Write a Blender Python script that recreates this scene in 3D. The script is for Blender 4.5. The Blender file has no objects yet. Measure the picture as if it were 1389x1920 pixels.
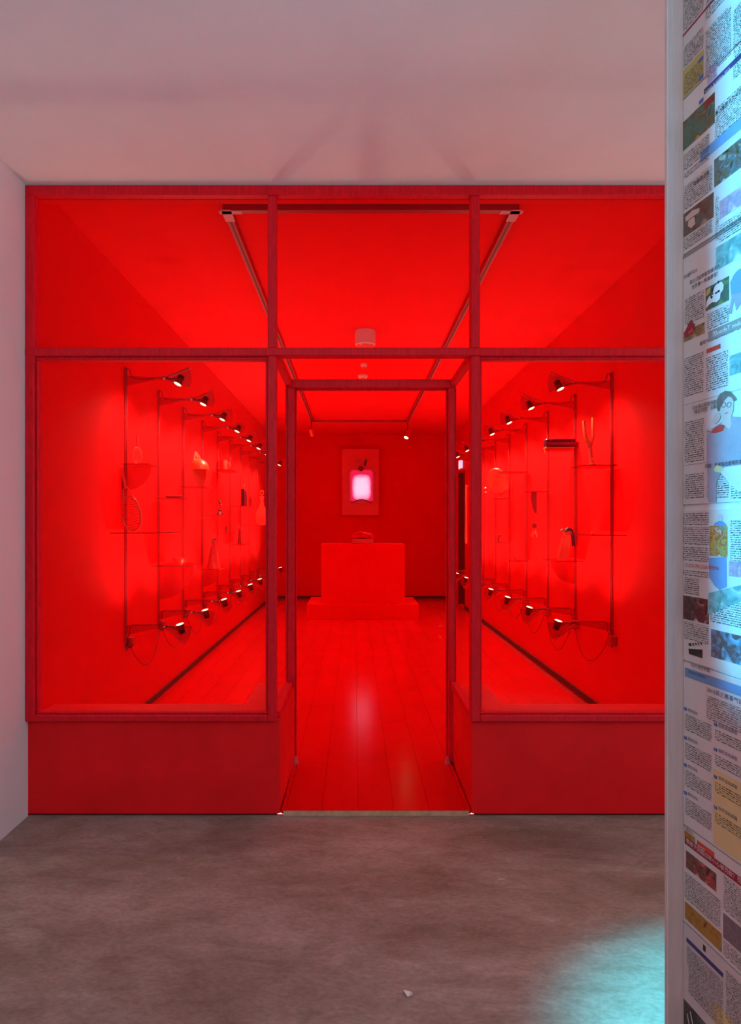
import bpy, math, random
from mathutils import Vector, Matrix
random.seed(7)
S = bpy.context.scene
COL = S.collection
PI = math.pi

# ------------------------------------------------------------------ camera
F = 1178.0                       # focal length in pixels of the 1389x1920 frame
VX, VY = 665.0, 985.0            # vanishing point
H = 1.388                        # eye height
cam = bpy.data.cameras.new('camera')
cam.sensor_fit = 'HORIZONTAL'
cam.sensor_width = 36.0
cam.lens = F / 1389.0 * 36.0
cam.shift_x = (694.5 - VX) / 1389.0
cam.shift_y = (VY - 960.0) / 1389.0
cam.clip_start = 0.02
camo = bpy.data.objects.new('camera', cam)
COL.objects.link(camo)
camo.location = (0, 0, H)
camo.rotation_euler = (PI / 2, 0, 0)
S.camera = camo

# ------------------------------------------------------------------ world, light, exposure
w = bpy.data.worlds.new('world')
S.world = w
w.use_nodes = True
w.node_tree.nodes['Background'].inputs[0].default_value = (1.0, 0.56, 0.56, 1)
w.node_tree.nodes['Background'].inputs[1].default_value = 2.4
S.view_settings.view_transform = 'Standard'
S.view_settings.look = 'None'
S.view_settings.gamma = 1
S.view_settings.use_curve_mapping = False
S.view_settings.exposure = 0.0
LAMP_W = 24.0                    # each bracket lamp in the red room


def light(name, kind, loc, target, energy, color, **kw):
    l = bpy.data.lights.new(name, kind)
    l.energy = energy
    l.color = color
    for k, v in kw.items():
        setattr(l, k, v)
    o = bpy.data.objects.new(name, l)
    COL.objects.link(o)
    o.location = loc
    d = Vector(target) - Vector(loc)
    o.rotation_euler = d.to_track_quat('-Z', 'Y').to_euler()
    return o


# added area fill behind the camera, facing up to wash the ceiling
light('ceiling_fill', 'AREA', (-0.45, -1.2, 1.55), (-0.45, -1.2, 3.0), 42, (0.80, 0.97, 1.0), shape='RECTANGLE', size=1.6, size_y=1.2)
# cyan projector in the hall: its beam passes the end of the left wall and falls on the newspapers
light('cyan_projector', 'SPOT', (-5.0, -2.6, 2.1), (0.95, 0.95, 1.95), 4800, (0.005, 0.58, 1.0), spot_size=math.radians(17), spot_blend=0.25, shadow_soft_size=0.06)
# second projector in the room to the right of the newspaper partition, lighting the floor
light('floor_projector', 'SPOT', (1.9, 1.15, 2.3), (1.28, 1.45, 0.0), 950, (0.02, 0.68, 0.90), spot_size=math.radians(36), spot_blend=0.6, shadow_soft_size=0.05)
light('side_fill', 'POINT', (2.7, 1.25, 1.75), (0, 0, 0), 30, (0.95, 0.88, 0.92), shadow_soft_size=0.25)  # added fill beyond the partition, brightens the right plinth and floor


# ------------------------------------------------------------------ materials
def nodes(name):
    m = bpy.data.materials.new(name)
    m.use_nodes = True
    nt = m.node_tree
    return m, nt, nt.nodes, nt.links


def mat(name, col, rough=0.5, var=0.0, scale=6.0, bump=0.0, bscale=60.0, metal=0.0, spec=0.5, col2=None, stretch=None):
    m, nt, N, L = nodes(name)
    b = N['Principled BSDF']
    b.inputs['Base Color'].default_value = (*col, 1)
    b.inputs['Roughness'].default_value = rough
    b.inputs['Metallic'].default_value = metal
    b.inputs['Specular IOR Level'].default_value = spec
    tc = N.new('ShaderNodeTexCoord')
    src = tc.outputs['Object']
    if stretch:
        mp = N.new('ShaderNodeMapping')
        mp.inputs['Scale'].default_value = stretch
        L.new(src, mp.inputs[0])
        src = mp.outputs[0]
    if var > 0 or col2:
        n = N.new('ShaderNodeTexNoise')
        n.inputs['Scale'].default_value = scale
        n.inputs['Detail'].default_value = 6
        n.inputs['Roughness'].default_value = 0.6
        L.new(src, n.inputs['Vector'])
        r = N.new('ShaderNodeValToRGB')
        r.color_ramp.elements[0].position = 0.32
        r.color_ramp.elements[1].position = 0.68
        a = tuple(max(0, c * (1 - var)) for c in col)
        z = col2 if col2 else tuple(min(1, c * (1 + var)) for c in col)
        r.color_ramp.elements[0].color = (*a, 1)
        r.color_ramp.elements[1].color = (*z, 1)
        L.new(n.outputs['Fac'], r.inputs[0])
        L.new(r.outputs[0], b.inputs['Base Color'])
    if bump > 0:
        n2 = N.new('ShaderNodeTexNoise')
        n2.inputs['Scale'].default_value = bscale
        n2.inputs['Detail'].default_value = 4
        L.new(src, n2.inputs['Vector'])
        bp = N.new('ShaderNodeBump')
        bp.inputs['Strength'].default_value = bump
        bp.inputs['Distance'].default_value = 0.01
        L.new(n2.outputs['Fac'], bp.inputs['Height'])
        L.new(bp.outputs[0], b.inputs['Normal'])
    return m


def emis(name, col, strength):
    m, nt, N, L = nodes(name)
    b = N['Principled BSDF']
    b.inputs['Base Color'].default_value = (*[c * 0.5 for c in col], 1)
    b.inputs['Emission Color'].default_value = (*col, 1)
    b.inputs['Emission Strength'].default_value = strength
    return m


def thin_glass(name, tint, ior, alpha_col=None, refl=1.0):
    m, nt, N, L = nodes(name)
    N.remove(N['Principled BSDF'])
    out = N['Material Output']
    t = N.new('ShaderNodeBsdfTransparent')
    t.inputs[0].default_value = (*tint, 1)
    g = N.new('ShaderNodeBsdfGlossy')
    g.inputs['Roughness'].default_value = 0.02
    g.inputs['Color'].default_value = (refl, refl, refl, 1)
    lw = N.new('ShaderNodeLayerWeight')
    lw.inputs[0].default_value = 0.5
    pw = N.new('ShaderNodeMath')
    pw.operation = 'POWER'
    L.new(lw.outputs['Facing'], pw.inputs[0])
    pw.inputs[1].default_value = 5.0
    f = N.new('ShaderNodeMath')
    f.operation = 'MULTIPLY_ADD'
    L.new(pw.outputs[0], f.inputs[0])
    f.inputs[1].default_value = ior * 8
    f.inputs[2].default_value = ior
    x = N.new('ShaderNodeMixShader')
    L.new(f.outputs[0], x.inputs[0])
    L.new(t.outputs[0], x.inputs[1])
    L.new(g.outputs[0], x.inputs[2])
    L.new(x.outputs[0], out.inputs[0])
    return m


M = {}
M['white_wall'] = mat('white_wall', (0.82, 0.81, 0.82), 0.85, 0.03, 3, 0.05, 180)
M['ceiling'] = mat('ceiling_paint', (0.86, 0.85, 0.86), 0.9, 0.03, 2.0, 0.04, 140)
M['pink_bounce'] = mat('pink_bounce_wall', (0.85, 0.46, 0.46), 0.85, 0.03, 3)  # for the unseen back wall; pink is set to tint its bounced light
M['red_wall'] = mat('red_wall_paint', (0.88, 0.004, 0.005), 0.6, 0.03, 2.2, 0.03, 120, spec=0.06)
M['red_ceiling'] = mat('red_ceiling_paint', (0.87, 0.004, 0.005), 0.7, 0.02, 2.2, spec=0.04)
M['red_plinth'] = mat('red_plinth_paint', (0.92, 0.013, 0.017), 0.5, 0.10, 3.0, 0.10, 35, spec=0.12)
M['red_frame'] = mat('red_frame_paint', (0.80, 0.008, 0.022), 0.42, 0.14, 14, 0.12, 60, spec=0.2, stretch=(6, 6, 1))
M['red_board'] = mat('red_floor_board', (0.78, 0.004, 0.005), 0.17, 0.07, 2.0, 0.015, 18, spec=0.5)
M['red_metal'] = mat('red_metal_paint', (0.62, 0.006, 0.010), 0.45, 0.06, 20, spec=0.4)
M['red_bracket'] = mat('red_bracket_paint', (0.72, 0.006, 0.010), 0.5, 0.05, 20, spec=0.35)
M['slot'] = mat('slot_dark', (0.05, 0.002, 0.002), 0.7)
M['base_gap'] = mat('dark_base_strip', (0.13, 0.004, 0.004), 0.6, 0.1, 10)
M['cord'] = mat('dark_red_cord', (0.14, 0.004, 0.008), 0.5)
M['lamp_body'] = mat('dark_lamp_housing', (0.20, 0.010, 0.014), 0.35, metal=0.4)
M['screw'] = mat('steel_screw', (0.75, 0.72, 0.70), 0.3, metal=0.8)
M['lens'] = emis('lamp_lens_glow', (1.0, 0.80, 0.46), 2.2)
M['spot_lens'] = emis('spot_lens_glow', (1.0, 0.72, 0.35), 14)
M['glass'] = thin_glass('window_glass', (0.992, 0.992, 0.992), 0.0018)
M['acrylic'] = thin_glass('red_acrylic', (0.90, 0.30, 0.30), 0.03)


def tinted(name, col, thru, tint):
    """coloured acrylic plate: part paint-like, part see-through"""
    m, nt, N, L = nodes(name)
    out = N['Material Output']
    b = N['Principled BSDF']
    b.inputs['Base Color'].default_value = (*col, 1)
    b.inputs['Roughness'].default_value = 0.3
    t = N.new('ShaderNodeBsdfTransparent')
    t.inputs[0].default_value = (*tint, 1)
    x = N.new('ShaderNodeMixShader')
    x.inputs[0].default_value = thru
    L.new(b.outputs[0], x.inputs[1])
    L.new(t.outputs[0], x.inputs[2])
    L.new(x.outputs[0], out.inputs[0])
    return m


M['red_plate'] = tinted('red_acrylic_plate', (0.72, 0.006, 0.010), 0.68, (0.96, 0.6, 0.6))
M['dark_door'] = mat('dark_door_red', (0.16, 0.003, 0.004), 0.5, 0.1, 5)
M['track'] = mat('track_red', (0.42, 0.010, 0.020), 0.35, 0.05, 12)
M['track_slot'] = mat('track_slot_dark', (0.06, 0.004, 0.006), 0.4)
M['track_light'] = mat('track_edge_pale', (0.62, 0.22, 0.26), 0.4)
M['pale_cyl'] = mat('white_fixture', (0.80, 0.42, 0.44), 0.5)
M['orange'] = mat('orange_red_plastic', (0.88, 0.06, 0.014), 0.35, 0.06, 10)
M['red_obj'] = mat('red_plastic', (0.70, 0.010, 0.010), 0.30, 0.05, 10)
M['pale_red'] = mat('pale_red_plastic', (0.85, 0.045, 0.025), 0.35, 0.06, 8)
M['deep_red'] = mat('deep_red_plastic', (0.30, 0.005, 0.008), 0.35, 0.08, 10)
M['magenta_dark'] = mat('dark_magenta_plastic', (0.09, 0.004, 0.02), 0.3, 0.2, 30)
M['brass'] = mat('pale_brass', (0.80, 0.30, 0.08), 0.3, metal=0.6)
M['yellow_edge'] = mat('raw_wood_edge', (0.55, 0.42, 0.26), 0.7, 0.2, 30)
M['plaster_chip'] = mat('pink_filler', (0.72, 0.12, 0.16), 0.8, 0.2, 60)
M['wood_post'] = mat('white_painted_wood', (0.66, 0.62, 0.62), 0.7, 0.06, 10, 0.15, 40, stretch=(8, 0.6, 8))
M['scrap'] = mat('paper_scrap', (0.75, 0.72, 0.70), 0.8)


def concrete():
    m, nt, N, L = nodes('concrete_floor')
    b = N['Principled BSDF']
    tc = N.new('ShaderNodeTexCoord')

    def noise(sc, det, ro, stretch=(1, 1, 1), dist=0.0):
        mp = N.new('ShaderNodeMapping')
        mp.inputs['Scale'].default_value = stretch
        mp.inputs['Rotation'].default_value = (0, 0, 0.5)
        L.new(tc.outputs['Object'], mp.inputs[0])
        n = N.new('ShaderNodeTexNoise')
        n.inputs['Scale'].default_value = sc
        n.inputs['Detail'].default_value = det
        n.inputs['Roughness'].default_value = ro
        n.inputs['Distortion'].default_value = dist
        L.new(mp.outputs[0], n.inputs['Vector'])
        return n

    def ramp(n, p0, c0, p1, c1):
        r = N.new('ShaderNodeValToRGB')
        r.color_ramp.elements[0].position = p0
        r.color_ramp.elements[1].position = p1
        r.color_ramp.elements[0].color = (*c0, 1)
        r.color_ramp.elements[1].color = (*c1, 1)
        L.new(n.outputs['Fac'], r.inputs[0])
        return r

    def mul(a, bb):
        x = N.new('ShaderNodeMix')
        x.data_type = 'RGBA'
        x.blend_type = 'MULTIPLY'
        x.inputs[0].default_value = 1
        L.new(a, x.inputs[6])
        L.new(bb, x.inputs[7])
        return x.outputs[2]
    big = ramp(noise(1.6, 7, 0.62, (1, 2.2, 1), 0.5), 0.33, (0.25, 0.205, 0.165), 0.68, (0.42, 0.375, 0.335))
    fine = ramp(noise(46, 5, 0.7, (1, 1.8, 1)), 0.30, (0.74, 0.74, 0.74), 0.62, (1.06, 1.05, 1.04))
    mid = ramp(noise(7, 6, 0.65, (1, 2.5, 1), 0.8), 0.35, (0.82, 0.80, 0.77), 0.6, (1.05, 1.05, 1.05))
    c = mul(mul(big.outputs[0], fine.outputs[0]), mid.outputs[0])
    # worn pale scuffs
    sc = ramp(noise(2.6, 9, 0.72, (1, 2.6, 1), 0.2), 0.715, (0, 0, 0), 0.80, (1, 1, 1))
    x = N.new('ShaderNodeMix')
    x.data_type = 'RGBA'
    L.new(sc.outputs[0], x.inputs[0])
    L.new(c, x.inputs[6])
    x.inputs[7].default_value = (0.48, 0.43, 0.38, 1)
    L.new(x.outputs[2], b.inputs['Base Color'])
    b.inputs['Roughness'].default_value = 0.62
    b.inputs['Specular IOR Level'].default_value = 0.3
    bp = N.new('ShaderNodeBump')
    bp.inputs['Strength'].default_value = 0.12
    bp.inputs['Distance'].default_value = 0.004
    L.new(fine.outputs[0], bp.inputs['Height'])
    L.new(bp.outputs[0], b.inputs['Normal'])
    return m


M['concrete'] = concrete()


# ------------------------------------------------------------------ mesh builder
class MB:
    def __init__(self):
        self.v, self.f, self.uv = [], [], None

    def add(self, vs, fs):
        o = len(self.v)
        self.v += [tuple(p) for p in vs]
        self.f += [tuple(i + o for i in f) for f in fs]
        return self

    def box(self, a, b):
        x0, x1 = sorted((a[0], b[0]))
        y0, y1 = sorted((a[1], b[1]))
        z0, z1 = sorted((a[2], b[2]))
        return self.add([(x0, y0, z0), (x1, y0, z0), (x1, y1, z0), (x0, y1, z0), (x0, y0, z1), (x1, y0, z1), (x1, y1, z1), (x0, y1, z1)],
                        [(0, 3, 2, 1), (4, 5, 6, 7), (0, 1, 5, 4), (1, 2, 6, 5), (2, 3, 7, 6), (3, 0, 4, 7)])

    def bbox(self, a, b, c=0.003):
        """box with chamfered long edges (12 edges bevelled)"""
        x0, x1 = sorted((a[0], b[0]))
        y0, y1 = sorted((a[1], b[1]))
        z0, z1 = sorted((a[2], b[2]))
        c = min(c, (x1 - x0) * 0.45, (y1 - y0) * 0.45, (z1 - z0) * 0.45)
        vs, idx = [], {}
        for i, X in enumerate((x0, x1)):
            for j, Y in enumerate((y0, y1)):
                for k, Z in enumerate((z0, z1)):
                    sx, sy, sz = (c if i == 0 else -c), (c if j == 0 else -c), (c if k == 0 else -c)
                    for ax, p in (('x', (X, Y + sy, Z + sz)), ('y', (X + sx, Y, Z + sz)), ('z', (X + sx, Y + sy, Z))):
                        idx[(i, j, k, ax)] = len(vs)
                        vs.append(p)
        fs = []
        g = lambda i, j, k, a: idx[(i, j, k, a)]
        for i in (0, 1):
            q = [g(i, 0, 0, 'x'), g(i, 1, 0, 'x'), g(i, 1, 1, 'x'), g(i, 0, 1, 'x')]
            fs.append(q if i else q[::-1])
            q = [g(0, i, 0, 'y'), g(1, i, 0, 'y'), g(1, i, 1, 'y'), g(0, i, 1, 'y')]
            fs.append(q if not i else q[::-1])
            q = [g(0, 0, i, 'z'), g(1, 0, i, 'z'), g(1, 1, i, 'z'), g(0, 1, i, 'z')]
            fs.append(q if i else q[::-1])
        for a in (0, 1):
            for bq in (0, 1):
                fs.append([g(a, bq, 0, 'x'), g(a, bq, 1, 'x'), g(a, bq, 1, 'y'), g(a, bq, 0, 'y')])
                fs.append([g(a, 0, bq, 'x'), g(a, 1, bq, 'x'), g(a, 1, bq, 'z'), g(a, 0, bq, 'z')])
                fs.append([g(0, a, bq, 'y'), g(1, a, bq, 'y'), g(1, a, bq, 'z'), g(0, a, bq, 'z')])
        for i in (0, 1):
            for j in (0, 1):
                for k in (0, 1):
                    fs.append([g(i, j, k, 'x'), g(i, j, k, 'y'), g(i, j, k, 'z')])
        return self.add(vs, fs)

    def tube(self, pts, r, n=8, cap=True):
        """swept tube; r a number or a list"""
        pts = [Vector(p) for p in pts]
        rs = r if isinstance(r, (list, tuple)) else [r] * len(pts)
        ref = None
        vs, fs = [], []
        for i, p in enumerate(pts):
            t = (pts[min(i + 1, len(pts) - 1)] - pts[max(i - 1, 0)])
            if t.length < 1e-9:
                t = Vector((0, 0, 1))
            t.normalize()
            if ref is None:
                ref = t.orthogonal().normalized()
            ref = (ref - t * ref.dot(t))
            if ref.length < 1e-6:
                ref = t.orthogonal()
            ref.normalize()
            b = t.cross(ref)
            for k in range(n):
                a = 2 * PI * k / n
                vs.append(p + (ref * math.cos(a) + b * math.sin(a)) * rs[i])
        for i in range(len(pts) - 1):
            for k in range(n):
                a, b2 = i * n + k, i * n + (k + 1) % n
                fs.append((a, b2, b2 + n, a + n))
        if cap:
            fs.append(tuple(range(n))[::-1])
            fs.append(tuple((len(pts) - 1) * n + k for k in range(n)))
        return self.add(vs, fs)

    def lathe(self, prof, n=20, c=(0, 0, 0), axis=None):
        """profile (r,z) turned about z (or about axis)"""
        vs, fs = [], []
        q = Vector((0, 0, 1)).rotation_difference(Vector(axis)) if axis is not None else None
        for r, z in prof:
            for k in range(n):
                a = 2 * PI * k / n
                p = Vector((r * math.cos(a), r * math.sin(a), z))
                if q:
                    p = q @ p
                vs.append(p + Vector(c))
        for i in range(len(prof) - 1):
            for k in range(n):
                a, b2 = i * n + k, i * n + (k + 1) % n
                fs.append((a, b2, b2 + n, a + n))
        if prof[0][0] > 1e-6:
            fs.append(tuple(range(n))[::-1])
        if prof[-1][0] > 1e-6:
            fs.append(tuple((len(prof) - 1) * n + k for k in range(n)))
        return self.add(vs, fs)

    def prism(self, poly, t0, t1, f):
        """2-D polygon extruded; f(a,b,t) -> point"""
        n = len(poly)
        vs = [f(a, b, t0) for a, b in poly] + [f(a, b, t1) for a, b in poly]
        fs = [tuple(range(n))[::-1], tuple(range(n, 2 * n))]
        fs += [(i, (i + 1) % n, (i + 1) % n + n, i + n) for i in range(n)]
        return self.add(vs, fs)

    def mesh(self, name, smooth=False):
        me = bpy.data.meshes.new(name)
        me.from_pydata(self.v, [], self.f)
        import bmesh
        bm = bmesh.new()
        bm.from_mesh(me)
        bmesh.ops.remove_doubles(bm, verts=bm.verts, dist=1e-6)
        bmesh.ops.recalc_face_normals(bm, faces=bm.faces)
        bm.to_mesh(me)
        bm.free()
        if smooth:
            me.shade_smooth()
            me.set_sharp_from_angle(angle=math.radians(40))
        return me

    def build(self, name, m, parent=None, smooth=False, loc=None):
        me = self.mesh(name, smooth)
        me.materials.append(M[m] if isinstance(m, str) else m)
        return link(name, me, parent, loc)


def link(name, me, parent=None, loc=None):
    o = bpy.data.objects.new(name, me)
    COL.objects.link(o)
    if parent is not None:
        o.parent = parent
    if loc is not None:
        o.location = loc
    return o


def tag(o, label, cat, group=None):
    o['label'] = label
    o['category'] = cat
    if group:
        o['group'] = group
    return o


def empty(name, loc=(0, 0, 0), rz=0.0):
    o = bpy.data.objects.new(name, None)
    COL.objects.link(o)
    o.empty_display_size = 0.05
    o.location = loc
    o.rotation_euler = (0, 0, rz)
    return o


def thing(name, label, cat, loc=(0, 0, 0), rz=0.0, group=None):
    return tag(empty(name, loc, rz), label, cat, group)


def struct(o):
    o['kind'] = 'structure'
    return o


def copy_tree(o, parent=None):
    c = o.copy()
    COL.objects.link(c)
    if parent is not None:
        c.parent = parent
    for ch in list(o.children):
        copy_tree(ch, c)
    return c


def W(px, py, d):
    """pixel -> point at depth d (d comes from what the thing stands on)"""
    return Vector(((px - VX) / F * d, d, H - (py - VY) / F * d))


# ------------------------------------------------------------------ the setting
XL, XR = -1.56, 1.805             # side walls of the red room
YF, YB = 3.0, 11.66               # glass front, far wall
ZC, ZR = 3.0, 3.07                # front ceiling, red ceiling
ZF = 0.026                        # red floor is laid on top of the concrete
YD = 3.633                        # door frame at the back of the entry recess

struct(MB().box((-7, -3, -0.12), (3.4, YF + 0.02, 0)).build('floor', 'concrete'))
struct(MB().box((-7, -3, ZC), (3.4, YF, ZC + 0.12)).build('ceiling', 'ceiling'))
struct(MB().box((XL - 0.12, -0.24, 0), (XL, YF + 0.0, ZC)).build('wall_left', 'white_wall'))
struct(MB().box((-7, -3.12, 0), (3.4, -3, ZC)).build('wall_back', 'pink_bounce'))
struct(MB().box((3.4, -3, 0), (3.52, YF, ZC)).build('wall_right', 'white_wall'))
struct(MB().box((XR + 0.03, YF, 0), (3.4, YF + 0.12, ZC)).build('wall_front', 'white_wall'))
struct(MB().box((XL, YF - 0.012, ZC - 0.003), (XR + 0.03, YF - 0.0005, ZC - 0.0005)).build('trim_1', 'white_wall'))
# red room
struct(MB().box((XL - 0.12, YF, 0), (XL, YB + 0.12, ZR)).build('wall_red_left', 'red_wall'))
rw = MB()
D0, D1, DZ = 10.30, 10.95, 2.30   # door in the right wall of the red room
rw.box((XR, D0 - 0.02, -0.02), (XR + 0.25, D1 + 0.02, ZF - 0.002)).box((XR + 0.121, D0 - 0.05, 0), (XR + 0.14, D1 + 0.05, DZ + 0.05))
rw.box((XR, YF + 0.12, 0), (XR + 0.12, D0, ZR)).box((XR, D1, 0), (XR + 0.12, YB + 0.12, ZR)).box((XR, D0, DZ), (XR + 0.12, D1, ZR))
struct(rw.build('wall_red_right', 'red_wall'))
fw = struct(MB().box((XL - 0.12, YB, 0), (XR + 0.12, YB + 0.12, ZR)).build('wall_red_far', 'red_wall'))
struct(MB().box((XL - 0.12, YF + 0.03, ZR), (XR + 0.12, YB + 0.12, ZR + 0.1)).build('ceiling_red_room', 'red_ceiling'))
struct(MB().box((XL, YF + 0.012, ZC - 0.052), (XR, YF + 0.05, ZR)).build('trim_2', 'red_wall'))

# red floor boards: each its own board, laid with fine joints on a dark base
fr = struct(empty('floor_red_room', (0, YF, 0)))
MB().box((XL, 0.03, 0.001), (XR, YB - YF, 0.010)).build('underlay', 'red_metal', fr)
BW, BL = 0.172, 2.88
board_meshes = {}
nb = int(math.ceil((XR - XL) / BW))
for i in range(nb + 1):
    x0 = 0.187 - BW * 12 + BW * i
    x0, x1 = max(x0, XL), min(0.187 - BW * 12 + BW * (i + 1), XR)
    if x1 - x0 < 0.02:
        continue
    off = (i * 0.83) % BL
    ys = [0.63] + [y for y in [off + BL * k for k in range(5)] if 0.9 < y < YB - YF - 0.2] + [YB - YF]
    if x1 > -0.35 and x0 < 0.56:
        ys = [0.004] + ys
    elif x1 < -0.57 or x0 > 0.77:
        ys[0] = 0.28
    for a, b in zip(ys[:-1], ys[1:]):
        xa, xb = x0 + 0.0005, x1 - 0.0005
        if a < 0.5:
            xa, xb = max(xa, -0.35) if x1 > -0.36 and x0 < 0.57 else xa, min(xb, 0.555) if x1 > -0.36 and x0 < 0.57 else xb
        key = (round(xb - xa, 3), round(b - a, 3))
        if key not in board_meshes:
            board_meshes[key] = MB().bbox((0, 0.001, 0.008), (xb - xa, b - a - 0.001, ZF), 0.0006).mesh('floor_board')
            board_meshes[key].materials.append(M['red_board'])
        link('floor_board', board_meshes[key], fr, (xa, a, 0))
MB().box((-0.34, 0.0, 0.0005), (0.545, 0.0035, ZF - 0.003)).build('board_edge', 'yellow_edge', fr)

# dark strips painted in for the shadow gap at the foot of the red walls
struct(MB().box((XL, YF + 0.28, ZF), (XL + 0.012, YB, ZF + 0.045)).build('base_shade_left', 'base_gap'))
struct(MB().box((XR - 0.012, YF + 0.28, ZF), (XR, D0, ZF + 0.045)).build('base_shade_right', 'base_gap'))
struct(MB().box((XL + 0.012, YB - 0.012, ZF), (XR - 0.012, YB, ZF + 0.05)).build('base_shade_far', 'base_gap'))

# plinth walls under the shop windows, L-shaped round the entry recess
PT = 0.459
for side, xa, xb in (('left', XL, -0.36), ('right', 0.56, XR + 0.03)):
    m = MB()
    if side == 'left':
        poly = [(xa, YF), (xb, YF), (xb + 0.012, YD), (-0.567, YD + 0.06), (-0.567, YF + 0.27), (xa, YF + 0.27)]
    else:
        poly = [(xa, YF), (xa + 0.004, YD), (0.764, YD + 0.06), (0.764, YF + 0.27), (xb - 0.03, YF + 0.27), (xb - 0.03, YF + 0.1), (xb, YF + 0.1), (xb, YF)]
    m.prism(poly, 0.012, PT, lambda a, b, t: (a, b, t))
    struct(m.build('wall_plinth_' + side, 'red_plinth'))
    # set-back dark foot under the plinth
    foot = MB().prism([(p[0] + (0.012 if side == 'right' and i < 2 else (-0.012 if side == 'left' and i in (1, 2) else 0)), p[1] + 0.010) for i, p in enumerate(poly)], 0.0, 0.012, lambda a, b, t: (a, b, t))
    struct(foot.build('trim_plinth_' + side, 'base_gap'))

# shop front: rails, posts, panes
sf = struct(empty('window_1', (0, YF, 0)))


def bar(name, x0, x1, z0, z1, y0=-0.03, y1=0.03, par=None, m='red_frame'):
    return MB().bbox((x0, y0, z0), (x1, y1, z1), 0.004).build(name, m, par or sf)


ZT0, ZT1 = 2.190, 2.228
XM = [(-0.4125, -0.372), (0.550, 0.593)]
bar('top_rail', XL, XR + 0.03, 2.951, 2.997)
bar('transom_rail', XL, XR + 0.03, ZT0, ZT1, -0.032, 0.032)
bar('side_post', XL, -1.517, PT, 2.951)
bar('side_post', XR - 0.03, XR + 0.03, PT, 2.951)
for x0, x1 in XM:
    bar('mullion', x0, x1, ZT1, 2.951, -0.026, 0.026)
    bar('corner_post', x0, x1, PT, ZT0, -0.03, 0.03)
# inner beads round the lower lights, standing a little back
for x0, x1 in ((-1.517, XM[0][0]), (XM[1][1], XR - 0.03)):
    bar('sill_rail', x0, x1, PT, PT + 0.030, -0.03, 0.03)
    bar('sill_bead', x0, x1, PT + 0.030, PT + 0.042, -0.012, 0.03)
    bar('head_bead', x0, x1, ZT0 - 0.016, ZT0, -0.012, 0.03)
    bar('side_bead', x0, x0 + 0.012, PT + 0.042, ZT0 - 0.016, -0.012, 0.03)
    bar('side_bead', x1 - 0.012, x1, PT + 0.042, ZT0 - 0.016, -0.012, 0.03)
    MB().box((x0 + 0.004, 0.006, PT + 0.034), (x1 - 0.004, 0.012, ZT0 - 0.004)).build('pane', 'glass', sf)
for x0, x1 in ((-1.517, XM[0][0]), (XM[0][1], XM[1][0]), (XM[1][1], XR - 0.03)):
    MB().box((x0 - 0.004, 0.004, ZT1 - 0.004), (x1 + 0.004, 0.010, 2.955)).build('pane', 'glass', sf)
# recess: side lights, top light, door frame
RD = YD - YF
for s, xs, xt in ((-1, -0.385, -0.372), (1, 0.575, 0.562)):
    x0, x1 = (xs - 0.014, xs + 0.026) if s < 0 else (xs - 0.026, xs + 0.014)
    bar('recess_sill', x0, x1, PT, PT + 0.034, 0.03, RD - 0.03)
    bar('recess_head', x0, x1, ZT0, ZT1 - 0.004, 0.032, RD - 0.03)
    MB().box((xs - 0.003, 0.03, PT + 0.03), (xs + 0.003, RD - 0.03, ZT0 + 0.004)).build('pane', 'glass', sf)
MB().box((-0.36, 0.03, ZT1 - 0.016), (0.55, RD - 0.03, ZT1 - 0.010)).build('pane', 'glass', sf)
df = struct(empty('door_1', (0, YD, 0)))
bar('door_post', -0.398, -0.345, ZF, ZT0 - 0.012, -0.03, 0.03, df)
bar('door_post', 0.537, 0.583, ZF, ZT0 - 0.012, -0.03, 0.03, df)
bar('door_stop', -0.345, -0.336, ZF, ZT0 - 0.012, 0.0, 0.022, df)
bar('door_stop', 0.528, 0.537, ZF, ZT0 - 0.012, 0.0, 0.022, df)
bar('door_head', -0.398, 0.583, ZT0 - 0.012, ZT1 - 0.002, -0.03, 0.03, df)
bar('door_head_stop', -0.345, 0.537, ZT0 - 0.022, ZT0 - 0.012, 0.0, 0.022, df)
for x, s in ((-0.338, 1), (0.530, -1)):
    mb = MB()
    rr = random.Random(3 + s)
    mb.lathe([(0.017, 0.0), (0.015, 0.008), (0.009, 0.025), (0.004, 0.042)], 9, (x, -0.040, ZF))
    mb.v = [(a + rr.uniform(-.004, .004), b + rr.uniform(-.004, .004), c) for a, b, c in mb.v]
    mb.build('filler_lump', 'plaster_chip', df, True)

# door and exit light in the right wall of the red room
d2 = struct(empty('door_2', (XR, D0, 0)))
MB().bbox((0.06, 0.0, ZF), (0.10, D1 - D0, DZ)).build('door_leaf', 'dark_door', d2)
MB().bbox((0.0, 0, ZF), (0.12, 0.035, DZ)).build('door_jamb', 'dark_door', d2)
MB().bbox((0.0, D1 - D0 - 0.035, ZF), (0.12, D1 - D0, DZ)).build('door_jamb', 'dark_door', d2)
MB().tube([(0.055, 0.09, 1.0), (0.03, 0.09, 1.0), (0.03, 0.20, 1.0)], 0.009).build('door_handle', 'lamp_body', d2, True)
es = thing('exit_light', 'small glowing pale violet exit light above the dark far doorway', 'light', (XR, 10.62, 2.335))
MB().bbox((-0.03, -0.12, 0), (0, 0.12, 0.16), 0.004).build('case', 'pale_cyl', es)
MB().box((-0.033, -0.112, 0.01), (-0.030, 0.112, 0.15)).box((-0.027, -0.123, 0.01), (-0.004, -0.120, 0.15)).build('lit_face', emis('exit_glow', (0.85, 0.66, 0.95), 1.0), es)

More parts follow.
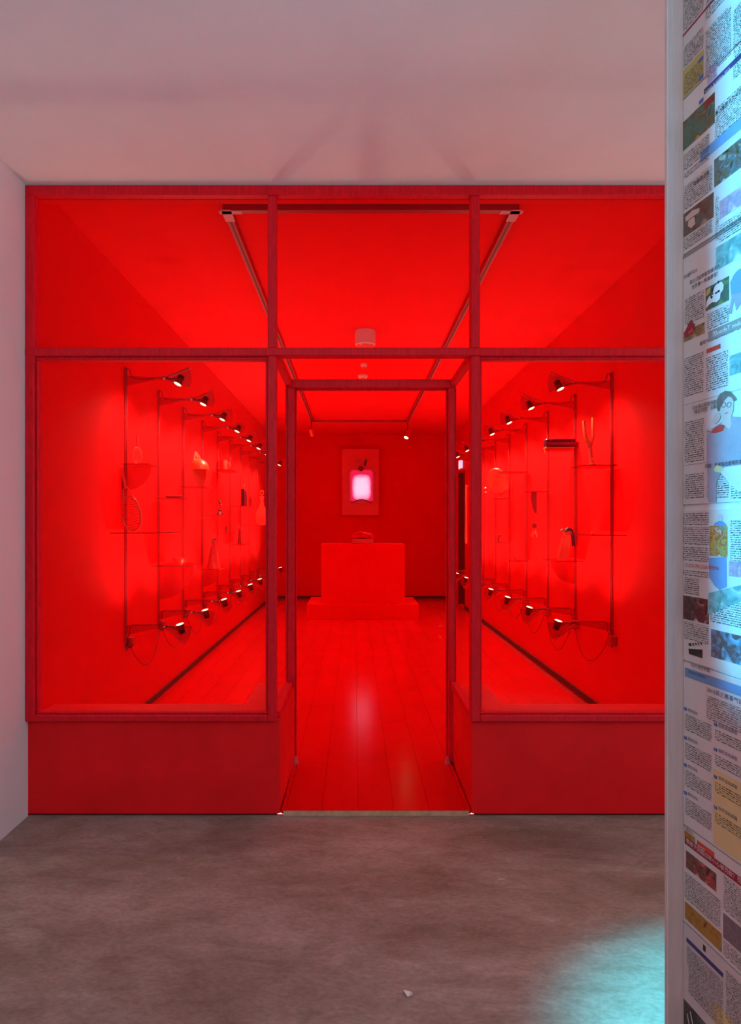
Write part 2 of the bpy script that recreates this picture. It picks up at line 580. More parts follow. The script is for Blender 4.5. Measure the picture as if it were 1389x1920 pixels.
# ------------------------------------------------------------------ newspaper partition on the right
ED = 1.5
EX = (1281 - VX) / F * ED
TW = (VX - 505.0) / F
UN = math.hypot(1, TW)
U = Vector((TW, -1, 0)) / UN       # along the partition, towards the camera
NN = Vector((-1, -TW, 0)) / UN     # out of the newspaper side
MAT = Matrix((( U.x, 0, NN.x, EX), (U.y, 0, NN.y, ED), (0, 1, 0, 0), (0, 0, 0, 1)))


def UV(px, py):
    a = (px - VX) / F
    d = (EX + TW * ED) / (a + TW)
    return ((ED - d) * UN, H - (py - VY) / F * d)


pm = MB().box((0, 0, -0.05), (4.45, ZC, -0.004))
po = struct(pm.build('wall_partition', 'white_wall'))
po.matrix_world = MAT
ps = MB().bbox((-0.012, 0, -0.055), (0.0, ZC, 0.0415), 0.002)
pp = struct(ps.build('trim_post', 'wood_post'))
pp.matrix_world = MAT


def photo_mat(name, cols, scale=30, rough=0.35, dist=1.2):
    m, nt, N, L = nodes(name)
    b = N['Principled BSDF']
    tc = N.new('ShaderNodeTexCoord')
    n = N.new('ShaderNodeTexNoise')
    n.inputs['Scale'].default_value = scale
    n.inputs['Detail'].default_value = 5
    n.inputs['Distortion'].default_value = dist
    L.new(tc.outputs['Object'], n.inputs['Vector'])
    r = N.new('ShaderNodeValToRGB')
    k = len(cols)
    e = r.color_ramp.elements
    e[0].position, e[1].position = 0.30, 0.70
    e[0].color, e[1].color = (*cols[0], 1), (*cols[-1], 1)
    for i in range(1, k - 1):
        q = e.new(0.30 + 0.40 * i / (k - 1))
        q.color = (*cols[i], 1)
    L.new(n.outputs['Fac'], r.inputs[0])
    L.new(r.outputs[0], b.inputs['Base Color'])
    b.inputs['Roughness'].default_value = rough
    return m


def ink_mat(name, col, pitch, char, dens):
    """body text: rows of broken ink marks, in metres of the page; clear between"""
    m, nt, N, L = nodes(name)
    N.remove(N['Principled BSDF'])
    out = N['Material Output']
    tc = N.new('ShaderNodeTexCoord')
    sp = N.new('ShaderNodeSeparateXYZ')
    L.new(tc.outputs['Object'], sp.inputs[0])

    def mth(op, a, b=None):
        x = N.new('ShaderNodeMath')
        x.operation = op
        for i, q in enumerate((a, b)):
            if q is None:
                continue
            if isinstance(q, (int, float)):
                x.inputs[i].default_value = q
            else:
                L.new(q, x.inputs[i])
        return x.outputs[0]
    row = mth('DIVIDE', sp.outputs[1], pitch)
    fr_ = mth('FRACT', row)
    rown = mth('FLOOR', row)
    band = mth('LESS_THAN', fr_, 0.50)
    cx = mth('DIVIDE', sp.outputs[0], char)
    cxr = mth('FLOOR', mth('MULTIPLY', cx, 3))
    cmb = N.new('ShaderNodeCombineXYZ')
    L.new(cxr, cmb.inputs[0])
    L.new(mth('FLOOR', mth('MULTIPLY', row, 4)), cmb.inputs[1])
    wn = N.new('ShaderNodeTexWhiteNoise')
    wn.noise_dimensions = '2D'
    L.new(cmb.outputs[0], wn.inputs['Vector'])
    stroke = mth('LESS_THAN', wn.outputs['Value'], dens)
    gap = mth('GREATER_THAN', mth('FRACT', cx), 0.14)
    # some rows end early
    wn2 = N.new('ShaderNodeTexWhiteNoise')
    wn2.noise_dimensions = '1D'
    L.new(rown, wn2.inputs['W'])
    fac = mth('MULTIPLY', mth('MULTIPLY', band, stroke), gap)
    t = N.new('ShaderNodeBsdfTransparent')
    d = N.new('ShaderNodeBsdfDiffuse')
    d.inputs[0].default_value = (*col, 1)
    x = N.new('ShaderNodeMixShader')
    L.new(fac, x.inputs[0])
    L.new(t.outputs[0], x.inputs[1])
    L.new(d.outputs[0], x.inputs[2])
    L.new(x.outputs[0], out.inputs[0])
    return m


M['ink'] = ink_mat('news_body_text', (0.08, 0.07, 0.075), 0.0049, 0.0036, 0.44)
M['ink_brown'] = ink_mat('brown_body_text', (0.14, 0.06, 0.05), 0.0046, 0.0036, 0.6)
M['black_print'] = mat('black_print', (0.03, 0.028, 0.03), 0.6)
M['white_print'] = mat('white_print', (0.82, 0.80, 0.80), 0.6)
M['blue_print'] = mat('blue_print', (0.06, 0.16, 0.48), 0.5)
M['navy_print'] = mat('navy_print', (0.05, 0.05, 0.20), 0.5)
M['sky_print'] = mat('sky_blue_print', (0.16, 0.34, 0.62), 0.5, 0.1, 12)
M['crimson'] = mat('crimson_print', (0.33, 0.015, 0.04), 0.5)
M['red_print'] = mat('red_print', (0.66, 0.07, 0.05), 0.5)
M['grey_print'] = mat('grey_print', (0.30, 0.28, 0.27), 0.5)
M['ochre_print'] = mat('ochre_print', (0.50, 0.42, 0.16), 0.6, 0.08, 12)
M['yellow_print'] = mat('yellow_print', (0.72, 0.60, 0.30), 0.6, 0.06, 9)
M['paper'] = mat('newsprint', (0.70, 0.68, 0.68), 0.55, 0.04, 9)
M['paper_b'] = mat('newsprint_grey', (0.62, 0.60, 0.60), 0.55, 0.05, 7)
M['skin_print'] = mat('skin_print', (0.66, 0.50, 0.46), 0.5, 0.06, 25)
M['hair_print'] = mat('hair_print', (0.19, 0.17, 0.15), 0.5, 0.3, 60, stretch=(1, 0.3, 1))
M['sweater_print'] = mat('sweater_print', (0.36, 0.34, 0.42), 0.5, 0.08, 30)
M['ph_tulip'] = photo_mat('photo_tulips', [(0.02, 0.05, 0.04), (0.10, 0.20, 0.14), (0.12, 0.07, 0.03), (0.48, 0.36, 0.05)], 34)
M['ph_crowd'] = photo_mat('photo_crowd', [(0.02, 0.02, 0.02), (0.16, 0.12, 0.07), (0.10, 0.16, 0.20), (0.55, 0.50, 0.30)], 60)
M['ph_portrait'] = photo_mat('photo_portrait', [(0.05, 0.02, 0.015), (0.16, 0.09, 0.06), (0.10, 0.16, 0.15), (0.45, 0.30, 0.22)], 24)
M['ph_pink'] = photo_mat('photo_pink', [(0.20, 0.24, 0.36), (0.55, 0.35, 0.45), (0.70, 0.62, 0.60)], 40)
M['ph_teal'] = photo_mat('photo_teal', [(0.04, 0.20, 0.20), (0.20, 0.46, 0.46), (0.60, 0.72, 0.60)], 26)
M['ph_panda_bg'] = photo_mat('photo_green', [(0.02, 0.08, 0.06), (0.05, 0.18, 0.13), (0.20, 0.30, 0.08)], 36)
M['ph_pagoda_bg'] = photo_mat('photo_garden', [(0.10, 0.10, 0.03), (0.30, 0.22, 0.10), (0.52, 0.44, 0.42)], 45)
M['ph_robot'] = photo_mat('photo_bright', [(0.10, 0.24, 0.42), (0.50, 0.38, 0.08), (0.42, 0.12, 0.05), (0.66, 0.60, 0.50)], 55)
M['ph_dark'] = photo_mat('photo_dark', [(0.03, 0.01, 0.01), (0.09, 0.03, 0.03), (0.16, 0.08, 0.07), (0.60, 0.55, 0.55)], 38)
M['ph_water'] = photo_mat('photo_boats', [(0.03, 0.10, 0.05), (0.12, 0.09, 0.10), (0.10, 0.34, 0.50), (0.45, 0.42, 0.45)], 32)
M['ph_people'] = photo_mat('photo_people', [(0.04, 0.02, 0.02), (0.14, 0.07, 0.05), (0.45, 0.06, 0.06), (0.62, 0.55, 0.54)], 42)
M['ph_orange'] = photo_mat('photo_orange', [(0.10, 0.04, 0.015), (0.42, 0.20, 0.02), (0.40, 0.26, 0.05), (0.16, 0.20, 0.20)], 45)
M['ph_grey'] = photo_mat('photo_grey', [(0.16, 0.13, 0.16), (0.26, 0.22, 0.25)], 90)
M['ph_night'] = photo_mat('photo_night', [(0.015, 0.015, 0.015), (0.05, 0.05, 0.045), (0.20, 0.18, 0.14)], 20)


def text_mesh(s, size):
    c = bpy.data.curves.new('text', 'FONT')
    c.body = s
    c.size = size
    c.resolution_u = 2
    o = bpy.data.objects.new('text', c)
    COL.objects.link(o)
    dg = bpy.context.evaluated_depsgraph_get()
    me = bpy.data.meshes.new_from_object(o.evaluated_get(dg))
    bpy.data.objects.remove(o)
    bpy.data.curves.remove(c)
    return me


class Page:
    """a newspaper page: origin at its lower left corner on the partition; y by pixel on the partition's edge"""
    def __init__(self, label, y0, y1, width, name='newspaper_page', m='paper', u0=0.002, lift=0.0):
        self.u0 = u0
        self.v0 = UV(1281, y1)[1]
        self.hh = UV(1281, y0)[1] - self.v0
        self.t = lift
        self.o = tag(empty(name), label, 'newspaper', 'newspaper pages pasted on the partition')
        self.o.matrix_world = MAT @ Matrix.Translation((u0, self.v0, 0.0))
        # sheet with a slightly lifted, wavy right part
        mb = MB()
        n, k = 10, 5
        vs = [(width * i / n, self.hh * j / k, 0.0012 + lift) for j in range(k + 1) for i in range(n + 1)]
        fs = [(j * (n + 1) + i, j * (n + 1) + i + 1, (j + 1) * (n + 1) + i + 1, (j + 1) * (n + 1) + i) for j in range(k) for i in range(n)]
        mb.add(vs, fs)
        mb.box((0, 0, -0.003), (width, self.hh, 0.001 + lift))
        mb.build('sheet', m, self.o)

    def loc(self, px, py):
        u, v = UV(px, py)
        return u - self.u0, v - self.v0

    def rect(self, name, px0, y0, px1, y1, m, z=0.0004, parent=None):
        a, b = self.loc(px0, y1)
        _, t = self.loc(px0, y0)
        r, _ = self.loc(min(px1, 1420), y1)
        mb = MB().box((0, 0, 0), (r - a, t - b, 0.0002))
        return mb.build(name, m, parent or self.o, loc=(a, b, 0.0012 + self.t + z))

    def poly(self, name, pts, m, z=0.0006, parent=None):
        q = [self.loc(*p) for p in pts]
        c = (min(p[0] for p in q), min(p[1] for p in q))
        mb = MB().prism([(p[0] - c[0], p[1] - c[1]) for p in q], 0, 0.00015, lambda a, b, t: (a, b, t))
        return mb.build(name, m, parent or self.o, loc=(c[0], c[1], 0.0012 + self.t + z))

    def text(self, s, px, py, size, m='black_print', mirror=False, z=0.0010, width=None):
        """baseline starts at the pixel; size in metres"""
        a, b = self.loc(px, py)
        me = text_mesh(s, size)
        me.materials.append(M[m])
        o = link('headline', me, self.o, (a, b, 0.0012 + self.t + z))
        if mirror or width:
            wd = max(v.co.x for v in me.vertices) - min(v.co.x for v in me.vertices)
            sx = (width / wd) if width else 1.0
            o.scale = (-sx if mirror else sx, 1, 1)
            if mirror:
                o.location.x += wd * sx
        return o

    def body(self, px0, y0, px1, y1, m='ink'):
        return self.rect('text_block', px0, y0, px1, y1, m, 0.0008)


# page 1 (top)
p = Page('newspaper page at the very top of the partition with ochre advert', -420, 187, 0.36, m='paper_b')
p.body(1283, 90, 1320, 128)
p.body(1324, 60, 1372, 150)
p.body(1376, 20, 1420, 150)
p.body(1283, -60, 1320, 60)
p.body(1324, -60, 1420, 40)
p.rect('dark_rule', 1281, 66, 1420, 70, 'crimson')
a = p.rect('ochre_advert', 1281, 134, 1320, 186, 'ochre_print')
p.body(1284, 142, 1319, 180)
for yy in (112, 146, 190):
    p.rect('blue_tag', 1312, yy, 1320, yy + 7, 'blue_print', 0.001)
p.rect('picture', 1327, 130, 1345, 160, 'ph_pink')
p.rect('banner', 1321, 168, 1420, 178, 'navy_print')
p.text('Tulpen & molens 2015', 1323, 176.5, 0.0085, 'white_print')
# page 2
p = Page('newspaper page with a tulip photo near the top of the partition', 190, 478, 0.36)
p.rect('banner', 1322, 192, 1341, 206, 'red_print')
p.text('第八届荷兰文化艺术节', 1342, 218, 0.010)
p.rect('photo', 1281.5, 230, 1341, 284, 'ph_tulip')
p.body(1342, 205, 1420, 262)
p.rect('banner', 1314, 286, 1420, 306, 'sky_print')
p.text('TULPEN OP HET PLEIN', 1327, 303, 0.013, 'white_print')
p.rect('photo', 1340, 300, 1420, 352, 'ph_crowd')
p.body(1283, 291, 1331, 322)
p.body(1284, 326, 1331, 336)
p.text('郁金香花海', 1302, 349, 0.0105)
p.rect('photo', 1350, 378, 1420, 412, 'ph_pink')
p.body(1283, 352, 1337, 396)
p.body(1342, 372, 1349, 452)
p.body(1350, 424, 1420, 455)
p.rect('photo', 1282.5, 402, 1339, 446, 'ph_portrait')
p.poly('hat', [(1286, 408), (1300, 394), (1313, 390), (1312, 398), (1298, 408), (1287, 416)], 'skin_print', 0.0009)
p.poly('face', [(1292, 414), (1303, 406), (1305, 420), (1297, 428), (1291, 424)], 'skin_print', 0.0009)
p.rect('photo', 1343, 465, 1420, 508, 'ph_teal')
p.body(1283, 449, 1337, 470)
# page 3: pandas
p = Page('newspaper page with panda photo and printed man in glasses', 481, 946, 0.36)
p.rect('grey_strip', 1281, 481, 1420, 487, 'grey_print', 0.0003)
p.text('F18', 1284, 524, 0.013)
p.text('荷兰', 1293, 516, 0.0085)
p.text('汉兹', 1300, 513, 0.0085, 'red_print')
p.text('荷兰汉兹熊猫馆被评为', 1294, 534, 0.0105, width=0.100)
p.text('世界第一熊猫豪宅！', 1298, 543, 0.0105, width=0.086)
p.body(1285, 562, 1321, 611)
ph = p.rect('photo', 1324, 541, 1368, 584, 'ph_panda_bg')
p.poly('panda', [(1325, 578), (1326, 566), (1331, 556), (1339, 552), (1338, 545), (1342, 536), (1348, 530), (1354, 528), (1358, 534), (1357, 543), (1352, 550), (1351, 560), (1345, 566), (1336, 567), (1330, 572)], 'white_print', 0.0007)
for q in ([(1336, 541), (1340, 539), (1339, 546), (1335, 548)], [(1347, 527), (1350, 526), (1350, 531), (1347, 532)], [(1347, 545), (1351, 543), (1351, 547), (1347, 549)], [(1335, 553), (1338, 556), (1336, 561), (1333, 558)], [(1342, 549), (1347, 546), (1346, 550), (1342, 552)]):
    p.poly('panda_patch', q, 'black_print', 0.0011)
p.poly('leaf', [(1325, 552), (1327, 543), (1334, 538), (1333, 548), (1327, 556)], 'ochre_print', 0.0011)
p.body(1327, 590, 1368, 620)
p.poly('walking_legs', [(1367, 588), (1373, 560), (1372, 540), (1389, 520), (1400, 515), (1400, 560), (1388, 572), (1382, 582), (1378, 560), (1373, 588)], 'sweater_print', 0.0013)
p.poly('blue_jacket', [(1373, 552), (1371, 530), (1378, 515), (1386, 506), (1400, 500), (1400, 545), (1384, 550)], 'sky_print', 0.0016)
p.rect('photo', 1283, 622, 1322, 642, 'ph_pagoda_bg')
p.poly('pagoda', [(1284, 625), (1290, 612), (1292, 607), (1298, 599), (1301, 606), (1305, 608), (1303, 612), (1306, 616), (1302, 620), (1300, 626), (1285, 634)], 'crimson', 0.0009)
p.poly('pagoda_wall', [(1292, 622), (1301, 614), (1301, 621), (1292, 628)], 'red_print', 0.0012)
b = p.rect('grey_banner', 1329, 622, 1420, 640, 'grey_print', 0.0009)
p.text('Suben Tehou仿', 1338, 631, 0.0135, 'white_print', True, 0.0014, width=0.095)  # mirrored lettering is a projected reflection, drawn here as print
p.text('最现代西部通到军抵阿姆，已', 1313, 648, 0.0100, width=0.124)
p.rect('red_marker', 1326, 655, 1352, 663, 'red_print', 0.0009)
p.body(1284, 672, 1320, 745)
p.body(1325, 672, 1366, 735)
p.rect('photo', 1369, 668, 1420, 705, 'ph_teal')
p.rect('thin_rule', 1283, 760, 1420, 760.6, 'grey_print')
p.text('议会通过器官捐献', 1300, 768.5, 0.0105, z=0.0030, width=0.081)
p.text('“推定同意” 法案', 1302, 776.5, 0.0105, z=0.0030, width=0.076)
p.body(1285, 792, 1321, 868)
p.body(1326, 806, 1368, 868)
p.body(1372, 806, 1420, 868)
p.rect('thin_rule', 1283, 873, 1420, 873.6, 'grey_print')
p.text('荷媒：专家指出爱喝热茶', 1324, 878, 0.0105, z=0.0030, width=0.114)
p.body(1285, 890, 1321, 935)
p.body(1326, 890, 1368, 935)
p.body(1372, 890, 1420, 935)
# printed man with glasses, reading
z = 0.0018
p.poly('torso', [(1327, 860), (1327, 822), (1330, 812), (1338, 804), (1346, 797), (1358, 790), (1374, 781), (1392, 782), (1410, 800), (1410, 900), (1388, 915), (1372, 895), (1357, 880), (1345, 905), (1345, 942), (1330, 942)], 'sweater_print', z)
p.poly('red_scarf', [(1335, 812), (1340, 803), (1352, 796), (1362, 798), (1358, 808), (1345, 812)], 'red_print', z + .0003)
p.poly('neck', [(1353, 792), (1358, 780), (1372, 782), (1374, 795), (1369, 805), (1360, 797)], 'skin_print', z + .0002)
p.poly('face', [(1352, 752), (1360, 742), (1372, 741), (1378, 752), (1377, 770), (1373, 782), (1366, 788), (1357, 782), (1353, 770)], 'skin_print', z + .0004)
p.poly('hair', [(1346, 764), (1347, 748), (1353, 738), (1362, 733), (1372, 734), (1381, 744), (1384, 749), (1379, 752), (1376, 746), (1368, 743), (1362, 750), (1357, 757), (1352, 768), (1349, 772)], 'hair_print', z + .0007)
p.poly('hand', [(1340, 782), (1344, 775), (1351, 774), (1354, 780), (1351, 788), (1344, 795), (1339, 791)], 'skin_print', z + .0007)
for gx in (1360, 1370):
    u, v = p.loc(gx, 759)
    MB().tube([(0.0062 * math.cos(t) , 0.0052 * math.sin(t), 0) for t in [2 * PI * k / 12 for k in range(13)]], 0.0005, 4, False).build('glasses_rim', 'black_print', p.o, loc=(u, v, 0.0012 + z + .0012))
p.poly('mouth', [(1361, 775), (1368, 773), (1368, 774.5), (1362, 776)], 'red_print', z + .0009)
p.poly('white_sheet', [(1352, 884), (1362, 876), (1389, 872), (1410, 868), (1410, 918), (1386, 922), (1370, 905)], 'paper', z + .0008)
p.poly('yellow_hand', [(1341, 880), (1347, 872), (1356, 875), (1361, 880), (1352, 886), (1344, 885)], 'yellow_print', z + .0011)
# page 4: programme
p = Page('newspaper page with red programme heading and clapperboard picture', 958, 1236, 0.36)
p.body(1282, 962, 1330, 984)
p.body(1282, 988, 1331, 1020)
p.body(1282, 1025, 1330, 1050)
p.text('ITION PROGRAMMA', 1286, 1063, 0.0125, 'red_print', z=0.0022)
p.body(1282, 1067, 1330, 1078)
p.body(1284, 1082, 1312, 1112, 'ink_brown')
p.rect('photo', 1282, 1116, 1330, 1160, 'ph_dark')
p.body(1283, 1164, 1330, 1196)
p.poly('clapper_slate', [(1292, 1216), (1318, 1218), (1318, 1234), (1293, 1226)], 'black_print', 0.0008)
p.poly('clapper_arm', [(1292, 1206), (1317, 1205), (1317, 1209), (1293, 1211)], 'black_print', 0.0008)
for k in range(4):
    p.poly('clapper_stripe', [(1297 + k * 5, 1206.3), (1299 + k * 5, 1206.2), (1301 + k * 5, 1209.6), (1299 + k * 5, 1210.0)], 'white_print', 0.0012)
    p.poly('clapper_stripe', [(1297 + k * 5, 1213 + k * .6), (1299.5 + k * 5, 1213.3 + k * .6), (1297.5 + k * 5, 1217 + k * .3), (1295 + k * 5, 1216.5 + k * .3)], 'white_print', 0.0012)
p.body(1370, 975, 1420, 1060)
p.rect('photo', 1334, 1179, 1420, 1231, 'ph_water')
# mannequin figure
p.poly('mannequin_head', [(1347, 970), (1350, 964), (1354, 964), (1357, 970), (1355, 978), (1352, 981), (1349, 978)], 'paper_b', 0.0010)
p.poly('mannequin_shirt', [(1337, 990), (1342, 980), (1349, 977), (1355, 977), (1362, 982), (1364, 990)], 'sky_print', 0.0012)
p.rect('shirt_picture', 1332, 986, 1365, 1042, 'ph_robot', 0.0014)
p.poly('mannequin_legs', [(1330, 1046), (1363, 1044), (1364, 1100), (1350, 1106), (1341, 1098), (1331, 1082)], 'sky_print', 0.0010)
p.rect('figure_photo', 1368, 1052, 1420, 1080, 'ph_pink', 0.0010)
p.poly('green_leaflet', [(1330, 1112), (1420, 1090), (1420, 1116), (1328, 1152)], 'ph_teal', 0.0016)
p.body(1333, 1120, 1420, 1165)
# page 5: 2015
p = Page('newspaper page with blue bar and 2015 heading, numbered blue squares', 1239, 1543, 0.36)
p.text('FILM 荷兰中国', 1297, 1249, 0.010)
p.rect('blue_bar', 1285, 1251, 1420, 1268, 'sky_print')
p.text('荷兰华人社团联合', 1292, 1261, 0.0075, 'navy_print')
p.text('2015荷兰赛事气锦', 1326, 1296, 0.0125, 'navy_print', width=0.110)
p.body(1326, 1302, 1420, 1346)
for yy, ch in ((1325, '1'), (1379, '2'), (1430, '3'), (1482, '4')):
    p.rect('number_square', 1284, yy, 1289, yy + 6, 'blue_print', 0.0010)
    p.text(ch, 1285.5, yy + 5, 0.006, 'white_print', z=0.0014)
    p.text('展览活动', 1291, yy + 8, 0.0085, 'navy_print')
    p.body(1286, yy + 12, 1335, yy + 42)
p.rect('yellow_patch', 1338, 1440, 1420, 1580, 'yellow_print', 0.0003)
for yy, ch in ((1354, '5'), (1401, '6'), (1452, '7'), (1509, '8')):
    p.rect('number_square', 1340, yy, 1346, yy + 6, 'blue_print', 0.0010)
    p.text(ch, 1341.5, yy + 5, 0.006, 'white_print', z=0.0014)
    p.text('会所活动讲座', 1348, yy + 8, 0.0095, 'navy_print')
    p.body(1342, yy + 12, 1420, yy + 32)
p.text('Siem Kenjus-Lin', 1334, 1376, 0.012, 'white_print', True, 0.0018)
# page 6: crimson banner
p = Page('newspaper page with crimson banner headline near the floor', 1546, 1724, 0.36)
p.text('乙酉华人', 1283, 1553, 0.009)
p.rect('brown_strip', 1284, 1556, 1304, 1567, 'ph_orange')
p.rect('red_box', 1308, 1575, 1340, 1588, 'red_print')
p.text('周末愉快', 1310, 1586, 0.006, 'white_print', z=0.0014)
p.rect('banner', 1285, 1567, 1420, 1581, 'crimson', 0.0008)
p.text('带孩子回国过年小心被罚款？罚', 1288, 1578.5, 0.0125, 'white_print', z=0.0016, width=0.174)
p.rect('photo', 1287, 1594, 1344, 1626, 'ph_people')
p.body(1285, 1632, 1352, 1682)
p.body(1358, 1640, 1420, 1704)
p.rect('photo', 1285, 1689, 1354, 1721, 'ph_orange')
p.rect('photo', 1357, 1711, 1420, 1757, 'ph_grey')
p.body(1358, 1762, 1420, 1790)
# page 7: boxed notice
p = Page('newspaper page with framed notice and dark blue rule at bottom edge', 1727, 2060, 0.36, m='paper_b')
p.rect('blue_rule', 1288, 1757, 1357, 1765, 'navy_print')
p.rect('black_mark', 1319, 1770, 1324, 1781, 'black_print')
p.body(1289, 1771, 1357, 1806)
p.body(1292, 1810, 1357, 1860)
p.body(1362, 1818, 1420, 1910)
p.rect('night_photo', 1283, 1872, 1330, 1960, 'ph_night')
for q in ((1289, 1900), (1295, 1896)):
    p.poly('white_stroke', [(q[0], q[1]), (q[0] + 1.2, q[1]), (q[0] + 9, q[1] + 40), (q[0] + 7.5, q[1] + 40)], 'white_print', 0.0012)
p.rect('ochre_patch', 1338, 1875, 1420, 1940, 'yellow_print')
# pages farther along the partition, towards and behind the camera
k = 0
where = ['just right of the page column', 'two pages from the white post', 'three pages from the white post']
for c in range(3):
    for j, (y0, y1) in enumerate(((-420, 187), (190, 478), (481, 946), (958, 1236), (1239, 1543), (1546, 1724), (1727, 2060))):
        hs = ['top', 'second', 'third', 'fourth', 'fifth', 'sixth', 'lowest'][j]
        q = Page('%s newspaper page of its column, %s' % (hs, where[c]), y0, y1, 0.355, u0=0.366 + 0.36 * c, m='paper' if (c + j) % 2 else 'paper_b')
        for (a0, b0, a1, b1, mm) in ((0.02, 0.55, 0.17, 0.93, 'ink'), (0.19, 0.08, 0.335, 0.5, 'ink'), (0.02, 0.08, 0.17, 0.5, ['ph_tulip', 'ph_people', 'ph_teal', 'ph_crowd', 'ph_orange'][(c * 3 + j) % 5]), (0.19, 0.55, 0.335, 0.93, 'ink')):
            MB().box((0, 0, 0), (a1 - a0, (b1 - b0) * q.hh, 0.0002)).build('photo' if mm != 'ink' else 'text_block', mm, q.o, loc=(a0, b0 * q.hh, 0.0018))

# ------------------------------------------------------------------ ceiling track, fixtures
ZTK = ZR - 0.034
tk = thing('ceiling_track', 'red lighting track running as a long rectangle on the red ceiling', 'light track', (0.085, 3.3, ZR))
TX = 0.757
for nm, a, b in (('track_bar', (-TX - .018, 0, -0.034), (-TX + .018, 6.75, 0)), ('track_bar', (TX - .018, 0, -0.034), (TX + .018, 6.75, 0)), ('track_bar', (-TX - .018, -0.018, -0.036), (TX + .018, 0.018, 0)), ('track_bar', (-TX + .018, 6.73, -0.034), (TX - .018, 6.766, 0))):
    MB().bbox(a, b, 0.002).build(nm, 'track', tk)
for s in (-1, 1):
    MB().box((s * TX - .006, 0.05, -0.0348), (s * TX + .006, 6.70, -0.0342)).build('track_slot', 'track_slot', tk)
    MB().bbox((s * TX - .026, -0.026, -0.040), (s * TX + .026, 0.10, -0.0362), 0.001).bbox((s * TX - s * .02 - .06, -0.018, -0.040), (s * TX - s * .02 + .06, 0.018, -0.0365), 0.001).build('corner_joint', 'track_light', tk)
    MB().box((s * (TX + .0185) - .001, 0.1, -0.034), (s * (TX + .0185) + .001, 6.7, -0.028)).build('track_lip', 'track_light', tk)


def track_head(label, x, y, aim, on):
    t = thing('track_spotlight', label, 'spotlight', (x, y, ZR - 0.036))
    MB().bbox((-0.015, -0.05, -0.02), (0.015, 0.05, 0.0), 0.002).build('adapter', 'track', t)
    MB().tube([(0, 0, -0.02), (0, 0, -0.15)], 0.006).build('stem', 'track_slot', t, True)
    c = Vector((0, 0, -0.19))
    d = (Vector(aim) - (Vector((x, y, ZR - 0.036)) + c)).normalized()
    MB().lathe([(0.02, -0.085), (0.034, -0.08), (0.038, 0.06), (0.042, 0.075), (0.036, 0.075), (0.034, 0.062)], 18, c, d).build('head', 'red_bracket', t, True)
    MB().lathe([(0.0, 0.0685), (0.035, 0.068)], 18, c, d).build('lens', 'spot_lens' if on else 'lamp_body', t)
    if on:
        l = light('beam', 'SPOT', c + d * 0.09, c + d, 22, (1, 0.86, 0.68), spot_size=math.radians(48), spot_blend=0.6, shadow_soft_size=0.03)
        l.parent = t
    return t


track_head('lit spotlight hanging at the far right corner of the ceiling track', 0.842, 10.02, (0.15, 9.3, 1.15), True)
track_head('unlit red spotlight at the far left of the ceiling track', -0.672, 9.75, (-0.45, 11.6, 1.6), False)
cy = thing('ceiling_light', 'pale round surface mounted light on the red ceiling', 'light', (0.09, 5.45, ZR))
MB().lathe([(0.088, 0.0), (0.088, -0.118), (0.082, -0.125)], 28).build('drum', 'pale_cyl', cy, True)
MB().lathe([(0.081, -0.124), (0.070, -0.135), (0.0, -0.138)], 28).build('diffuser', 'pale_red', cy, True)
for x, y, r, lb in ((0.095, 6.55, 0.035, 'small flat sprinkler rose behind the round ceiling light'), (0.09, 7.05, 0.055, 'low round smoke detector on the red ceiling nearer the far wall')):
    t = thing('smoke_detector', lb, 'detector', (x, y, ZR))
    MB().lathe([(r, 0), (r, -0.015), (r * 0.8, -0.03)], 20).build('base', 'pale_cyl', t, True)
    MB().lathe([(r * 0.5, -0.03), (r * 0.45, -0.042), (0, -0.044)], 20).build('sensor', 'pale_red', t, True)

# ------------------------------------------------------------------ wall uprights and bracket lamps
LY = [4.266 + 0.7145 * i for i in range(9)]
RY = [4.40 + 0.728 * i for i in range(8)]
ORD = ['first', 'second', 'third', 'fourth', 'fifth', 'sixth', 'seventh', 'eighth', 'ninth']


def upright_proto():
    t = empty('slotted_upright')
    MB().bbox((0.0, -0.0125, 0.562), (0.012, -0.008, 2.46), 0.001).bbox((0.0, 0.008, 0.562), (0.012, 0.0125, 2.46), 0.001).box((0, -0.0125, 0.562), (0.003, 0.0125, 2.46)).build('channel', 'red_metal', t)
    m = MB()
    zz = 0.60
    while zz < 2.43:
        m.box((0.0031, -0.0035, zz), (0.0036, 0.0035, zz + 0.018))
        zz += 0.032
    s = m.build('slots', 'slot', t)
    for zz in (0.585, 1.51, 2.445):
        MB().lathe([(0.005, 0.0), (0.004, 0.002), (0, 0.0025)], 10, (0.003, 0, zz), (1, 0, 0)).build('screw', 'screw', t)
    return t


